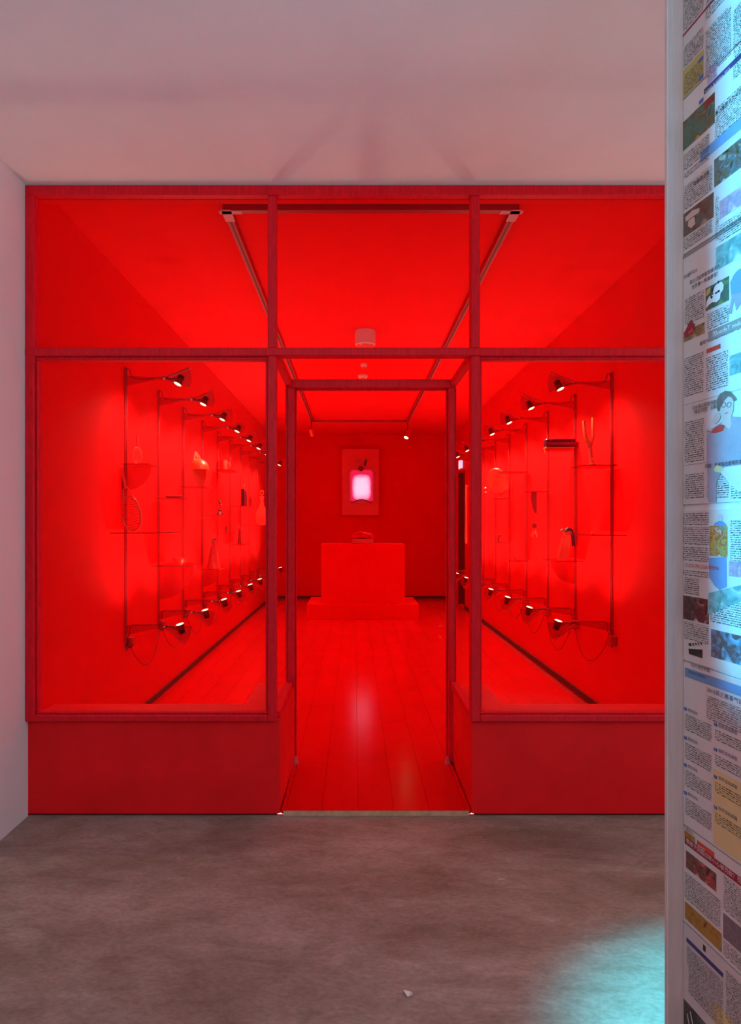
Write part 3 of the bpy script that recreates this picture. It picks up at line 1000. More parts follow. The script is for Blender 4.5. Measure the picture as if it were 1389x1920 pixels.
def arm_parts(t, up, ys=1):
    """bow-tie bracket arm: tapering plate, pivot, fan-shaped plate; lamp clipped to the fan"""
    sgn = 1 if up else -1
    # z0 is the arm's centre line (0 here, the thing is placed at its height)
    if up:
        plate = [(0.010, 0.020), (0.24, 0.006), (0.285, 0.010), (0.285, -0.010), (0.22, -0.008), (0.010, -0.048)]
        ang0, ang1 = math.radians(-20), math.radians(24)
    else:
        plate = [(0.010, 0.010), (0.285, 0.010), (0.285, -0.010), (0.24, -0.010), (0.010, -0.055)]
        ang0, ang1 = math.radians(-40), math.radians(2)
    MB().prism(plate, -0.003, 0.003, lambda a, b, q: (a, q, b)).build('arm_plate', 'red_plate', t)
    px, R = 0.268, 0.185
    fan = [(px - 0.02 * math.cos((ang0 + ang1) / 2), -0.02 * math.sin((ang0 + ang1) / 2))]
    fan += [(px + R * math.cos(ang0 + (ang1 - ang0) * k / 10), R * math.sin(ang0 + (ang1 - ang0) * k / 10)) for k in range(11)]
    fo = MB().prism(fan, -0.0075, -0.0035, lambda a, b, q: (a, q, b)).build('fan_plate', 'red_plate', t)
    # folded upper flange of the fan plate
    p1, p2 = fan[0], fan[-1 if up else 1]
    e = Vector((p2[0] - p1[0], 0, p2[1] - p1[1])).normalized()
    nrm = Vector((-e.z, 0, e.x)) * (1 if up else -1)
    q0, q1 = Vector((p1[0], 0, p1[1])) + e * 0.02, Vector((p2[0], 0, p2[1]))
    MB().add([q0 + Vector((0, -.0075, 0)), q1 + Vector((0, -.0075, 0)), q1 + Vector((0, .016, 0)), q0 + Vector((0, .016, 0)),
              q0 + Vector((0, -.0075, 0)) - nrm * .009, q1 + Vector((0, -.0075, 0)) - nrm * .009, q1 + Vector((0, .016, 0)) - nrm * .009, q0 + Vector((0, .016, 0)) - nrm * .009],
             [(0, 1, 2, 3), (7, 6, 5, 4), (0, 4, 5, 1), (1, 5, 6, 2), (2, 6, 7, 3), (3, 7, 4, 0)]).build('flange', 'red_bracket', fo)
    MB().lathe([(0.0085, 0.0), (0.0085, 0.004), (0.003, 0.006), (0.003, 0.004), (0, 0.004)], 14, (px, -0.0075, 0), (0, -1, 0)).build('pivot_screw', 'screw', t, True)
    # lamp
    if up:
        c = Vector((0.375, -0.012, -0.012))
        d = Vector((-0.36, -0.26 * ys, -0.90)).normalized()
    else:
        c = Vector((0.385, -0.012, -0.012))
        d = Vector((-0.22, -0.20 * ys, 0.96)).normalized()
    MB().tube([(px + 0.01, -0.012, 0.0), (px + 0.05, -0.016, -0.012 if up else 0.006), tuple(c - d * 0.004)], 0.0035, 6).build('lamp_arm', 'cord', t, True)
    lb = MB().lathe([(0.0, -0.036), (0.013, -0.034), (0.016, -0.014), (0.021, -0.004), (0.028, 0.030), (0.030, 0.034), (0.0275, 0.034), (0.0255, 0.030)], 16, c, d)
    for k in range(4):
        lb.lathe([(0.016, -0.032 + k * 0.008), (0.023, -0.031 + k * 0.008), (0.023, -0.029 + k * 0.008), (0.016, -0.028 + k * 0.008)], 16, c, d)
    lo = lb.build('lamp_head', 'lamp_body', t, True)
    MB().lathe([(0.0, 0.0345), (0.0262, 0.033)], 16, c, d).build('lens', 'lens', lo)
    # cord along the arm with a loop at the wall
    if up:
        cord = [(0.012, -.006, 0.050), (0.020, -.008, 0.068), (0.034, -.009, 0.060), (0.040, -.008, 0.030), (0.055, -.007, 0.006), (0.11, -.006, -0.006), (0.17, -.006, -0.004), (0.24, -.008, 0.008), (px, -.012, 0.010), (0.32, -.014, -0.006), tuple(c - d * 0.03)]
    else:
        cord = [(0.030, -.008, -0.15), (0.014, -.008, -0.16), (0.012, -.008, -0.12), (0.020, -.009, -0.075), (0.034, -.008, -0.05), (0.036, -.008, 0.008), (0.05, -.007, 0.012), (0.15, -.007, 0.013), (0.24, -.008, 0.013), (px, -.012, 0.010), (0.31, -.014, 0.004), tuple(c - d * 0.03)]
    MB().tube(cord, 0.0028, 6).build('cord', 'cord', t, True)
    return c, d


def lamp_proto(up, energy, ys):
    t = empty('bracket_lamp')
    c, d = arm_parts(t, up, ys)
    l = bpy.data.lights.new('lamp_light', 'SPOT')
    l.energy = energy
    l.color = (1.0, 0.84, 0.62)
    l.spot_size = math.radians(136)
    l.spot_blend = 1.0
    l.shadow_soft_size = 0.06
    o = bpy.data.objects.new('lamp_light', l)
    COL.objects.link(o)
    o.parent = t
    o.location = c + d * 0.045
    dd = Vector((d.x * 0.8, 0, d.z))
    o.rotation_euler = dd.to_track_quat('-Z', 'Y').to_euler()
    return t


PU = upright_proto()
LAMPS = {('left', 'a'): lamp_proto(True, LAMP_W, 1), ('left', 'b'): lamp_proto(False, LAMP_W, 1), ('right', 'a'): lamp_proto(True, LAMP_W, -1), ('right', 'b'): lamp_proto(False, LAMP_W, -1)}
LAMP_Z_UP, LAMP_Z_LO = 2.384, 0.700
first = {'u': True, 'lefta': True, 'leftb': True, 'righta': True, 'rightb': True}


def use(proto, key):
    if first[key]:
        first[key] = False
        return proto
    return copy_tree(proto)


def junction_box_proto():
    t = empty('junction_box')
    MB().bbox((0.0, -0.003, -0.065), (0.045, 0.062, 0.0), 0.004).build('case', 'red_metal', t)
    MB().tube([(0.020, -0.004, -0.02), (0.012, -0.010, -0.045), (0.022, -0.012, -0.066), (0.045, -0.010, -0.060), (0.052, -0.006, -0.040)], 0.0028, 6).build('cord_loop', 'cord', t, True)
    MB().lathe([(0.006, 0), (0.006, 0.012), (0.004, 0.014)], 10, (0.024, 0.03, -0.065), (0, 0, -1)).build('gland', 'lamp_body', t, True)
    return t


JB = junction_box_proto()
first['j'] = True
for side, ys, X, rz in (('left', LY, XL, 0.0), ('right', RY, XR, PI)):
    for i, y in enumerate(ys):
        o = use(PU, 'u')
        o.location, o.rotation_euler = (X, y, 0), (0, 0, rz)
        tag(o, '%s slotted red upright from the glass on the %s wall' % (ORD[i], side), 'wall upright', 'slotted wall uprights')
        o = use(LAMPS[(side, 'a')], side + 'a')
        o.location, o.rotation_euler = (X, y - 0.001, LAMP_Z_UP), (0, 0, rz)
        if side == 'left' and i == 0:
            for ch in o.children:
                for g in ch.children:
                    if g.name.startswith('flange'):
                        pale_flange = g
        tag(o, 'upper bracket lamp pointing down, %s from the glass on the %s wall' % (ORD[i], side), 'lamp', 'bracket lamps on the side walls')
        o = use(LAMPS[(side, 'b')], side + 'b')
        o.location, o.rotation_euler = (X, y - 0.001, LAMP_Z_LO), (0, 0, rz)
        tag(o, 'lower bracket lamp pointing up, %s from the glass on the %s wall' % (ORD[i], side), 'lamp', 'bracket lamps on the side walls')
        o = use(JB, 'j')
        o.location, o.rotation_euler = (X, y + (0.016 if side == 'left' else -0.016), 0.622), (0, 0, rz)
        tag(o, 'small red junction box at the foot of the %s upright, %s wall' % (ORD[i], side), 'junction box', 'junction boxes under the lower lamps')
        if i + 1 < len(ys):
            s = 1 if side == 'left' else -1
            rr = random.Random(i * 3 + s)
            y2 = ys[i + 1]
            sag = rr.uniform(0.19, 0.27)
            pts = []
            a0, a1 = y + 0.05, y2 - 0.02
            for k in range(15):
                q = k / 14
                pts.append((X + s * (0.024 + 0.02 * math.sin(PI * q)), a0 + (a1 - a0) * q, 0.545 + 0.05 * q - sag * 4 * q * (1 - q)))
            cb = MB().tube(pts, 0.0022, 6).build('sagging_cable', 'cord', None, True)
            tag(cb, 'thin cable sagging between %s and %s uprights on the %s wall' % (ORD[i], ORD[i + 1], side), 'cable', 'cables between the junction boxes')


# ------------------------------------------------------------------ shelves
def shelf(side, y, z, out, half, label, bracket=True, rad=None, y_off=0.0):
    """thin acrylic shelf on an upright, carried by a quarter-round plate"""
    X, s = (XL, 1) if side == 'left' else (XR, -1)
    t = thing('wall_shelf', label, 'shelf', (X, y, z))
    MB().bbox((s * 0.014, y_off - half, -0.004), (s * out, y_off + half, 0.0), 0.001).build('shelf_plate', 'acrylic', t)
    MB().box((s * 0.014, y_off - half - 0.0015, -0.0045), (s * (out + .0015), y_off - half, 0.0005)).box((s * out, y_off - half, -0.0045), (s * (out + .0015), y_off + half, 0.0005)).build('front_edge', 'deep_red', t)
    if bracket:
        r = rad or out - 0.03
        q = [(s * 0.013, -0.005)] + [(s * (0.013 + r * math.cos(a)), -0.005 - r * math.sin(a)) for a in [PI / 2 * k / 10 for k in range(11)]]
        MB().prism(q, -0.002, 0.002, lambda a, b, tt: (a, tt, b)).build('quarter_round_bracket', 'red_plate', t)
    MB().box((s * 0.004, -0.006, -0.05), (s * 0.016, 0.006, -0.004)).build('hook', 'red_metal', t)
    return t


shelf('left', LY[0], 1.341, 0.30, 0.30, 'low red acrylic shelf under the racket by the first left upright', False)
shelf('left', LY[0], 1.797, 0.195, 0.10, 'high small shelf with quarter round plate on first left upright')
shelf('left', LY[1], 1.078, 0.30, 0.20, 'shelf with large quarter round plate carrying the shallow bowl')
shelf('left', LY[1], 1.600, 0.22, 0.14, 'shelf carrying the bristle brush on the second left upright', False)
shelf('left', LY[2], 1.735, 0.24, 0.14, 'shelf under the orange hooded scoop on the third left upright', False)
shelf('left', LY[3], 1.492, 0.24, 0.14, 'shelf under the little oil lamp on the left wall', False)
shelf('left', LY[3], 0.948, 0.21, 0.16, 'shelf carrying the netted cone, low on the left wall')
shelf('left', LY[4], 2.005, 0.22, 0.22, 'highest shelf on the left wall, carrying the red mug', False)
shelf('left', LY[4], 1.300, 0.22, 0.14, 'shelf with a tiny figurine below the oil lamp', False)
shelf('left', LY[5], 1.628, 0.24, 0.12, 'shelf under the slim dark shaver on the left wall', False)
shelf('left', LY[5], 1.150, 0.24, 0.30, 'wide shelf carrying the slender bottle on the left wall', False)
shelf('left', LY[6], 1.385, 0.34, 0.12, 'shelf under the big flat paddle on the left wall', False)
shelf('left', LY[6], 1.640, 0.20, 0.10, 'shelf under the oval brush beside the paddle', False)
shelf('right', RY[0], 1.800, 0.26, 0.12, 'shelf under the forked orange stick on the right wall', False)
shelf('right', RY[0], 1.324, 0.24, 0.26, 'low shelf with a tiny dish by the first right upright', False)
shelf('right', RY[1], 2.004, 0.27, 0.09, 'shelf carrying the long dark magenta case on the right wall', False)
shelf('right', RY[1], 1.105, 0.24, 0.20, 'shelf carrying the bottle with the crooked dark handle', True, 0.19)
shelf('right', RY[2], 1.700, 0.24, 0.08, 'shelf from which the dark blade hangs on the right wall', False)
shelf('right', RY[3], 1.942, 0.28, 0.12, 'long shelf beside the round disc, high on the right wall', False)
shelf('right', RY[3], 1.020, 0.22, 0.10, 'small low shelf with a wire loop on the right wall', False)
shelf('right', RY[4], 1.700, 0.22, 0.14, 'shelf under the tilted round disc on the right wall', False)
shelf('right', RY[4], 1.188, 0.18, 0.10, 'small shelf with a bent hook on the right wall', False)
shelf('right', RY[5], 1.498, 0.18, 0.10, 'small empty shelf farthest along the right wall', False)


# ------------------------------------------------------------------ the things on the shelves
def rot2(x, z, a):
    return x * math.cos(a) + z * math.sin(a), -x * math.sin(a) + z * math.cos(a)


# racket
t = thing('racket', 'red racket with horizontal strings standing upside down on its shelf', 'racket', (-1.478, 4.22, 1.341))
A = math.radians(-12)
ring = []
for k in range(33):
    a = 2 * PI * k / 32
    ring.append((0.066 * math.cos(a), 0.125 + 0.118 * math.sin(a)))
MB().tube([(rot2(x, z, A)[0], 0, rot2(x, z, A)[1] + .004) for x, z in ring], 0.008, 8, False).build('rim', 'pale_red', t, True)
m = MB()
for k in range(14):
    z = 0.018 + k * 0.0165
    hx = 0.066 * math.sqrt(max(0, 1 - ((z - 0.125) / 0.118) ** 2))
    if hx > 0.01:
        p0, p1 = rot2(-hx, z, A), rot2(hx, z, A)
        m.tube([(p0[0], 0, p0[1] + .004), (p1[0], 0, p1[1] + .004)], 0.0030, 5)
m.build('strings', 'pale_red', t)
m = MB()
for s in (-1, 1):
    p0, p1 = rot2(s * 0.045, 0.21, A), rot2(s * 0.010, 0.315, A)
    m.tube([(p0[0], 0, p0[1]), (p1[0], 0, p1[1])], 0.006, 6)
m.build('throat', 'pale_red', t, True)
p0, p1, p2 = rot2(0, 0.30, A), rot2(0, 0.49, A), rot2(0.012, 0.50, A)
MB().tube([(p0[0], 0, p0[1]), (p1[0], 0, p1[1]), (p2[0], 0, p2[1])], [0.012, 0.015, 0.013], 10).build('handle', 'red_obj', t, True)

# whisk
t = thing('whisk', 'thin wire whisk standing on the small high left shelf', 'whisk', (-1.475, LY[0], 1.797))
m = MB()
for k in range(6):
    a = PI * k / 6
    m.tube([(0.030 * math.sin(PI * q) * math.cos(a), 0.030 * math.sin(PI * q) * math.sin(a), 0.003 + 0.11 * (1 - abs(2 * q - 1))) if False else (0.032 * math.cos(a) * math.sin(PI * q / 1.0) * (1 if True else 0), 0.032 * math.sin(a) * math.sin(PI * q), 0.004 + 0.12 * (1 - math.cos(PI * q)) / 2) for q in [i / 10 for i in range(11)]], 0.0012, 5)
    m.tube([(-0.032 * math.cos(a) * math.sin(PI * q), -0.032 * math.sin(a) * math.sin(PI * q), 0.004 + 0.12 * (1 - math.cos(PI * q)) / 2) for q in [i / 10 for i in range(11)]], 0.0012, 5)
m.build('wires', 'pale_red', t, True)
MB().tube([(0, 0, 0.12), (0, 0, 0.20)], [0.007, 0.009], 10).build('handle', 'red_obj', t, True)

# bristle brush lying on its shelf
t = thing('bristle_brush', 'bristle brush lying flat on a shelf of the left wall', 'brush', (-1.43, LY[1], 1.600))
MB().bbox((-0.07, -0.018, 0.016), (0.06, 0.018, 0.028), 0.005).build('back', 'red_obj', t)
m = MB()
for i in range(12):
    for j in range(3):
        m.tube([(-0.062 + i * 0.0105, -0.011 + j * 0.011, 0.0), (-0.062 + i * 0.0105, -0.011 + j * 0.011, 0.017)], 0.0022, 5)
b = m.build('bristles', 'deep_red', t)
b['kind'] = 'stuff'

# bowl
t = thing('bowl', 'shallow glossy red bowl on the left wall shelf', 'bowl', (-1.385, LY[1], 1.078))
MB().lathe([(0.022, 0.0), (0.026, 0.004), (0.045, 0.018), (0.062, 0.048), (0.060, 0.048), (0.043, 0.021), (0.0, 0.010)], 24).build('body', 'pale_red', t, True)
MB().lathe([(0.0595, 0.047), (0.0635, 0.047), (0.0635, 0.051), (0.0595, 0.051)], 24).build('rim', 'red_obj', t, True)

# hooded scoop
t = thing('hooded_scoop', 'orange lit hooded scoop with pointed back plate on the left wall', 'scoop', (-1.425, LY[2], 1.735), math.radians(-35))
plate = []
for k in range(28):
    a = 2 * PI * k / 28
    r = 1.0 + (0.35 * max(0, math.sin(a)) ** 6)
    plate.append((0.075 * math.cos(a), 0.140 + 0.138 * math.sin(a) * r))
MB().prism(plate, -0.004, 0.004, lambda a, b, q: (q - 0.045 * (b / 0.3) + 0.02 + abs(a) * 0.35, a * 1.0, b)).build('back_plate', 'pale_red', t, True)
vs, fs = [], []
n, k = 16, 10
for th in (1.0, 0.94):
    for i in range(k + 1):
        ph = PI / 2 * i / k
        for j in range(n + 1):
            la = PI * j / n
            vs.append((0.125 * th * math.sin(ph) * math.sin(la) + 0.0, 0.085 * th * math.cos(la) * math.sin(ph) * (1 if ph else 1), 0.155 + 0.105 * th * math.cos(ph)))
o2 = (k + 1) * (n + 1)
for off in (0, o2):
    for i in range(k):
        for j in range(n):
            a = off + i * (n + 1) + j
            fs.append((a, a + 1, a + n + 2, a + n + 1))
for j in range(n):
    a = k * (n + 1) + j
    fs.append((a, a + 1, a + 1 + o2, a + o2))
MB().add(vs, fs).build('hood', 'orange', t, True)
MB().tube([(0.0, 0, 0.26), (-0.02, 0, 0.285), (-0.04, 0, 0.31)], [0.012, 0.009, 0.004], 8).build('spout_tip', 'orange', t, True)

# oil lamp
t = thing('oil_lamp', 'little dark oil lamp with a ring shaped globe on the left wall', 'oil lamp', (-1.376, LY[3], 1.492))
MB().lathe([(0.040, 0.0), (0.038, 0.008), (0.026, 0.026), (0.014, 0.040), (0.010, 0.052)], 20).build('base', 'deep_red', t, True)
MB().lathe([(0.016, 0.048), (0.018, 0.054), (0.010, 0.062)], 14).build('burner', 'lamp_body', t, True)
MB().tube([(0.030 * math.cos(a), 0, 0.088 + 0.028 * math.sin(a)) for a in [2 * PI * q / 20 for q in range(21)]], 0.0025, 6, False).build('ring', 'deep_red', t, True)
MB().tube([(0, 0, 0.06), (0, 0, 0.118)], 0.003, 6).build('wick_rod', 'lamp_body', t)
MB().lathe([(0.006, 0.116), (0.015, 0.122), (0.016, 0.134), (0.008, 0.140), (0.012, 0.150), (0.0, 0.156)], 14).build('cap', 'deep_red', t, True)

# netted cone
t = thing('netted_cone', 'tall netted cone with a knotted top on a low left shelf', 'cone', (-1.44, LY[3], 0.948))
m = MB()
for s in (1, -1):
    for k in range(10):
        a0 = 2 * PI * k / 10
        m.tube([((0.075 - 0.058 * q) * math.cos(a0 + s * 2.2 * q), (0.075 - 0.058 * q) * math.sin(a0 + s * 2.2 * q), 0.002 + 0.27 * q) for q in [i / 8 for i in range(9)]], 0.0018, 4)
m.build('net', 'red_obj', t)
MB().lathe([(0.070, 0.0), (0.070, 0.006), (0.066, 0.010), (0.012, 0.265)], 18).build('core', 'red_bracket', t, True)
m = MB()
for k in range(7):
    a = 2 * PI * k / 7
    m.tube([(0.008 * math.cos(a), 0.008 * math.sin(a), 0.262), (0.022 * math.cos(a), 0.022 * math.sin(a), 0.285), (0.018 * math.cos(a + .6), 0.018 * math.sin(a + .6), 0.305)], 0.004, 5)
m.build('knot', 'deep_red', t, True)

# mug
t = thing('mug', 'small straight red mug on the highest left shelf', 'mug', (-1.488, LY[4], 2.005))
MB().lathe([(0.040, 0.0), (0.042, 0.004), (0.042, 0.118), (0.039, 0.118), (0.037, 0.010), (0, 0.008)], 22).build('cup', 'pale_red', t, True)
MB().tube([(0.040, 0, 0.095), (0.064, 0, 0.090), (0.068, 0, 0.06), (0.060, 0, 0.035), (0.040, 0, 0.030)], 0.006, 8).build('handle', 'pale_red', t, True)

# figurine
t = thing('figurine', 'tiny dark standing figurine on a left wall shelf', 'figurine', (-1.46, LY[4], 1.300))
MB().lathe([(0.018, 0), (0.016, 0.005), (0.008, 0.02), (0.012, 0.05), (0.006, 0.07)], 12).build('body', 'deep_red', t, True)
MB().lathe([(0.0, 0.066), (0.009, 0.074), (0.009, 0.084), (0.0, 0.092)], 12).build('head', 'deep_red', t, True)

# shaver
t = thing('shaver', 'slim dark upright shaver with two panels on the left wall', 'shaver', (-1.378, LY[5], 1.628))
MB().bbox((-0.036, -0.016, 0.0), (-0.002, 0.016, 0.215), 0.004).build('grip', 'magenta_dark', t)
MB().prism([(0.002, 0.0), (0.034, 0.0), (0.034, 0.12), (0.026, 0.18), (0.004, 0.21)], -0.014, 0.014, lambda a, b, q: (a, q, b)).build('blade_cover', 'deep_red', t)
MB().tube([(-0.004, 0, 0.21), (-0.002, 0, 0.262)], 0.003, 6).lathe([(0.0, 0.255), (0.006, 0.262), (0, 0.270)], 10, (-0.002, 0, 0)).build('tip', 'brass', t, True)

# slender bottle
t = thing('bottle', 'slender dark bottle on the wide left wall shelf', 'bottle', (-1.438, LY[5], 1.150))
MB().lathe([(0.026, 0.0), (0.025, 0.01), (0.019, 0.07), (0.012, 0.12), (0.010, 0.18), (0.013, 0.182), (0.013, 0.197), (0.0, 0.199)], 16).build('body', 'deep_red', t, True)
MB().lathe([(0.0145, 0.180), (0.0145, 0.202), (0.0, 0.203)], 14).build('cap', 'red_metal', t, True)

# paddle
t = thing('paddle', 'broad pale red paddle with a holed handle at the end of left wall', 'paddle', (-1.262, LY[6], 1.385))
pts = [(0.014, 0.48), (0.032, 0.46), (0.030, 0.40), (0.022, 0.35), (0.024, 0.29), (0.045, 0.245), (0.078, 0.185), (0.088, 0.12), (0.080, 0.05), (0.045, 0.008), (0, 0.0)]
poly = pts + [(-x, z) for x, z in pts[::-1][1:]]
MB().prism([p for p in poly if p[1] < 0.42], -0.007, 0.007, lambda a, b, q: (a, q, b)).build('blade', 'pale_red', t)
hole = [(0.020 * math.cos(a), 0.445 + 0.030 * math.sin(a)) for a in [2 * PI * k / 16 for k in range(17)]]
MB().tube([(x, 0, z) for x, z in hole], 0.008, 8, False).build('hanging_loop', 'orange', t, True)

# oval brush
t = thing('oval_brush', 'oval nubbed massage brush next to the broad paddle', 'brush', (-1.42, LY[6], 1.640))
MB().prism([(0.028 * math.cos(a), 0.075 + 0.072 * math.sin(a)) for a in [2 * PI * k / 20 for k in range(20)]], -0.006, 0.006, lambda a, b, q: (a, q, b)).build('back', 'red_obj', t)
m = MB()
for i in range(6):
    for s in (-1, 0, 1):
        m.lathe([(0.004, 0), (0.003, 0.008), (0, 0.010)], 6, (s * 0.012, -0.006, 0.03 + i * 0.018), (0, -1, 0))
m.build('nubs', 'deep_red', t)

# forked stick
t = thing('forked_stick', 'Y shaped orange forked stick standing on the right wall shelf', 'stick', (1.640, RY[0] - 0.02, 1.800))
MB().tube([(0.012, 0, 0.012), (0.006, 0, 0.06), (0.0, 0, 0.135), (-0.002, 0, 0.15)], [0.015, 0.013, 0.012, 0.013], 12).build('stem', 'pale_red', t, True)
for s, top in ((-1, 0.315), (1, 0.338)):
    MB().tube([(-0.002, 0, 0.140), (s * 0.016 - .004, 0, 0.175), (s * 0.028 - .006, 0, 0.215), (s * 0.030 - .010, 0, 0.26), (s * 0.032 - .012, 0, top)], [0.015, 0.013, 0.012, 0.0115, 0.011], 10).build('prong', 'orange', t, True)
MB().lathe([(0.034, 0.0), (0.032, 0.012), (0.014, 0.016)], 16, (0.008, 0, 0)).build('foot', 'pale_red', t, True)
MB().lathe([(0.005, 0.0), (0.004, 0.003), (0, 0.004)], 10, (0.010, -0.014, 0.05), (0, -1, 0)).build('rivet', 'screw', t)

# tiny dish
t = thing('dish', 'tiny red dish with a pale bead on the low right shelf', 'dish', (1.66, RY[0], 1.324))
MB().lathe([(0.015, 0), (0.030, 0.008), (0.029, 0.010), (0.0, 0.004)], 18).build('saucer', 'red_obj', t, True)
MB().lathe([(0.0, 0.004), (0.006, 0.007), (0.007, 0.012), (0.0, 0.018)], 10).build('bead', 'screw', t, True)

# long dark case
t = thing('dark_case', 'long dark magenta case with pale lower edge on the right wall', 'case', (1.665, RY[1] - 0.02, 2.004))
MB().bbox((-0.122, -0.04, 0.022), (0.118, 0.04, 0.084), 0.008).build('body', 'magenta_dark', t)
MB().bbox((-0.122, -0.042, 0.034), (0.118, -0.040, 0.056), 0.001).build('panel', mat('magenta_panel', (0.30, 0.012, 0.06), 0.35, 0.35, 60), t)
for x in (-0.085, 0.09):
    MB().bbox((x - 0.003, -0.043, 0.060), (x + 0.003, -0.040, 0.086), 0.001).build('clip', 'deep_red', t)
MB().bbox((-0.124, -0.036, 0.0), (0.110, 0.036, 0.018), 0.004).build('lower_edge', 'orange', t)
MB().tube([(-0.122, -0.03, 0.010), (-0.130, -0.03, -0.012), (-0.128, -0.03, -0.030)], 0.004, 6).build('end_hook', 'brass', t, True)

# bottle with crooked handle
t = thing('pump_bottle', 'pale red bottle with a crooked dark handle on the right shelf', 'bottle', (1.69, RY[1] - 0.03, 1.105))
MB().prism([(-0.028, 0.0), (0.030, 0.0), (0.045, 0.05), (0.062, 0.16), (0.062, 0.205), (0.030, 0.225), (0.015, 0.22), (-0.005, 0.15), (-0.030, 0.03)], -0.026, 0.026, lambda a, b, q: (a - 0.01, q * (1 - 0.5 * max(0, b - .1) / .12), b)).build('body', 'pale_red', t)
MB().tube([(0.012, 0, 0.232), (0.040, 0, 0.252), (0.066, 0, 0.240), (0.078, 0, 0.205), (0.082, 0, 0.160), (0.084, 0, 0.115)], [0.012, 0.017, 0.016, 0.013, 0.012, 0.014], 10).build('handle', 'magenta_dark', t, True)
MB().tube([(0.020, 0, 0.235), (-0.004, 0, 0.246), (-0.022, 0, 0.238)], [0.012, 0.010, 0.006], 8).build('nozzle', 'deep_red', t, True)

# hanging blade and keys
t = thing('hanging_blade', 'dark narrow blade hanging from a right wall shelf by a cord', 'blade', (1.655, RY[2] - 0.05, 1.494))
MB().prism([(-0.026, 0.205), (0.026, 0.205), (0.026, 0.010), (0.016, 0.0), (-0.004, 0.03), (-0.020, 0.09), (-0.027, 0.15)], -0.003, 0.003, lambda a, b, q: (a, q, b)).build('blade', 'deep_red', t)
t2 = thing('key_bunch', 'bunch of small keys hanging below the dark blade on right wall', 'keys', (1.660, RY[2] - 0.05, 1.20))
MB().tube([(0.004, 0, 0.29), (0.004, 0, 0.20)], 0.0015, 5).build('cord', 'cord', t2)
MB().bbox((-0.020, -0.004, 0.165), (0.020, 0.004, 0.205), 0.003).build('fob', 'deep_red', t2)
rr = random.Random(5)
for k in range(5):
    a = -0.7 + 0.35 * k
    q = Vector((math.sin(a), 0.12 * (k - 2), -math.cos(a))).normalized()
    c = Vector((0, 0, 0.150))
    km = MB().tube([c + q * 0.012 + Vector((0.012 * math.cos(b), 0, 0.012 * math.sin(b))) for b in [2 * PI * i / 10 for i in range(11)]], 0.0028, 5, False)
    km.tube([c + q * 0.024, c + q * 0.075], 0.003, 5)
    km.build('key', 'brass' if k % 2 else 'red_metal', t2, True)

# round disc on a stand
t = thing('round_disc', 'tilted round red disc on a swivel stand on right wall shelf', 'mirror', (1.655, RY[4] - 0.03, 1.700))
ax = Vector((-0.78, -0.55, -0.28)).normalized()
c = Vector((0.0, 0, 0.20))
MB().lathe([(0.0, -0.008), (0.145, -0.008), (0.152, 0.0), (0.145, 0.010), (0.135, 0.006), (0.0, 0.004)], 32, c, ax).build('disc', 'pale_red', t, True)
MB().lathe([(0.150, -0.006), (0.158, 0.0), (0.150, 0.008), (0.146, 0.0)], 32, c, ax).build('rim', 'red_metal', t, True)
MB().tube([(0.03, 0.02, 0.010), (0.03, 0.02, 0.12), tuple(c - ax * 0.012)], 0.007, 8).build('stand', 'red_metal', t, True)
MB().lathe([(0.055, 0.0), (0.053, 0.008), (0.012, 0.016)], 20, (0.03, 0.02, 0)).build('foot', 'red_metal', t, True)
t = thing('wall_peg', 'round ended peg fixed to the right wall beside the disc', 'peg', (XR - 0.012, RY[5] - 0.2, 1.83))
MB().tube([(0.012, 0, 0), (-0.15, 0, 0)], 0.008, 8).build('rod', 'red_metal', t, True)
MB().lathe([(0.0, -0.02), (0.028, -0.014), (0.036, 0.004), (0.022, 0.02), (0, 0.022)], 16, (-0.16, 0, 0), (-0.7, -0.7, 0)).build('ball', 'red_obj', t, True)

# small bits
t = thing('wire_loop', 'small bent wire loop on a low right wall shelf', 'wire loop', (1.66, RY[3], 1.020))
MB().tube([(0.0, 0, 0.003), (0.004, 0, 0.03), (0.02, 0, 0.05), (0.03, 0, 0.035), (0.018, 0, 0.015), (-0.01, 0, 0.003)], 0.003, 6).build('wire', 'deep_red', t, True)
MB().lathe([(0.016, 0), (0.015, 0.004), (0, 0.005)], 12).build('foot', 'deep_red', t, True)
t = thing('bent_hook', 'bent dark hook standing on a small right wall shelf', 'hook', (1.69, RY[4], 1.188))
MB().tube([(-0.02, 0, 0.004), (-0.02, 0, 0.05), (0.0, 0, 0.085), (0.025, 0, 0.09)], [0.008, 0.008, 0.007, 0.004], 8).build('hook_rod', 'deep_red', t, True)
MB().lathe([(0.018, 0), (0.016, 0.005), (0, 0.006)], 12, (-0.02, 0, 0)).build('foot', 'deep_red', t, True)
t = thing('long_shoehorn', 'long pale red shoehorn hanging on the right wall near far door', 'shoehorn', (1.735, 9.78, 1.10))
pts = [(0.0, 0.0), (0.035, 0.02), (0.05, 0.10), (0.045, 0.20), (0.032, 0.35), (0.030, 0.85), (0.02, 0.91), (0, 0.925)]
poly = pts + [(-x, z) for x, z in pts[::-1][1:-1]]
MB().prism(poly, -0.006, 0.006, lambda a, b, q: (q - 0.10 * abs(a), a * 1.6, b)).build('blade', 'pale_red', t)
MB().tube([(0.068, 0, 0.90), (-0.012, 0, 0.90)], 0.004, 6).build('hook', 'brass', t, True)

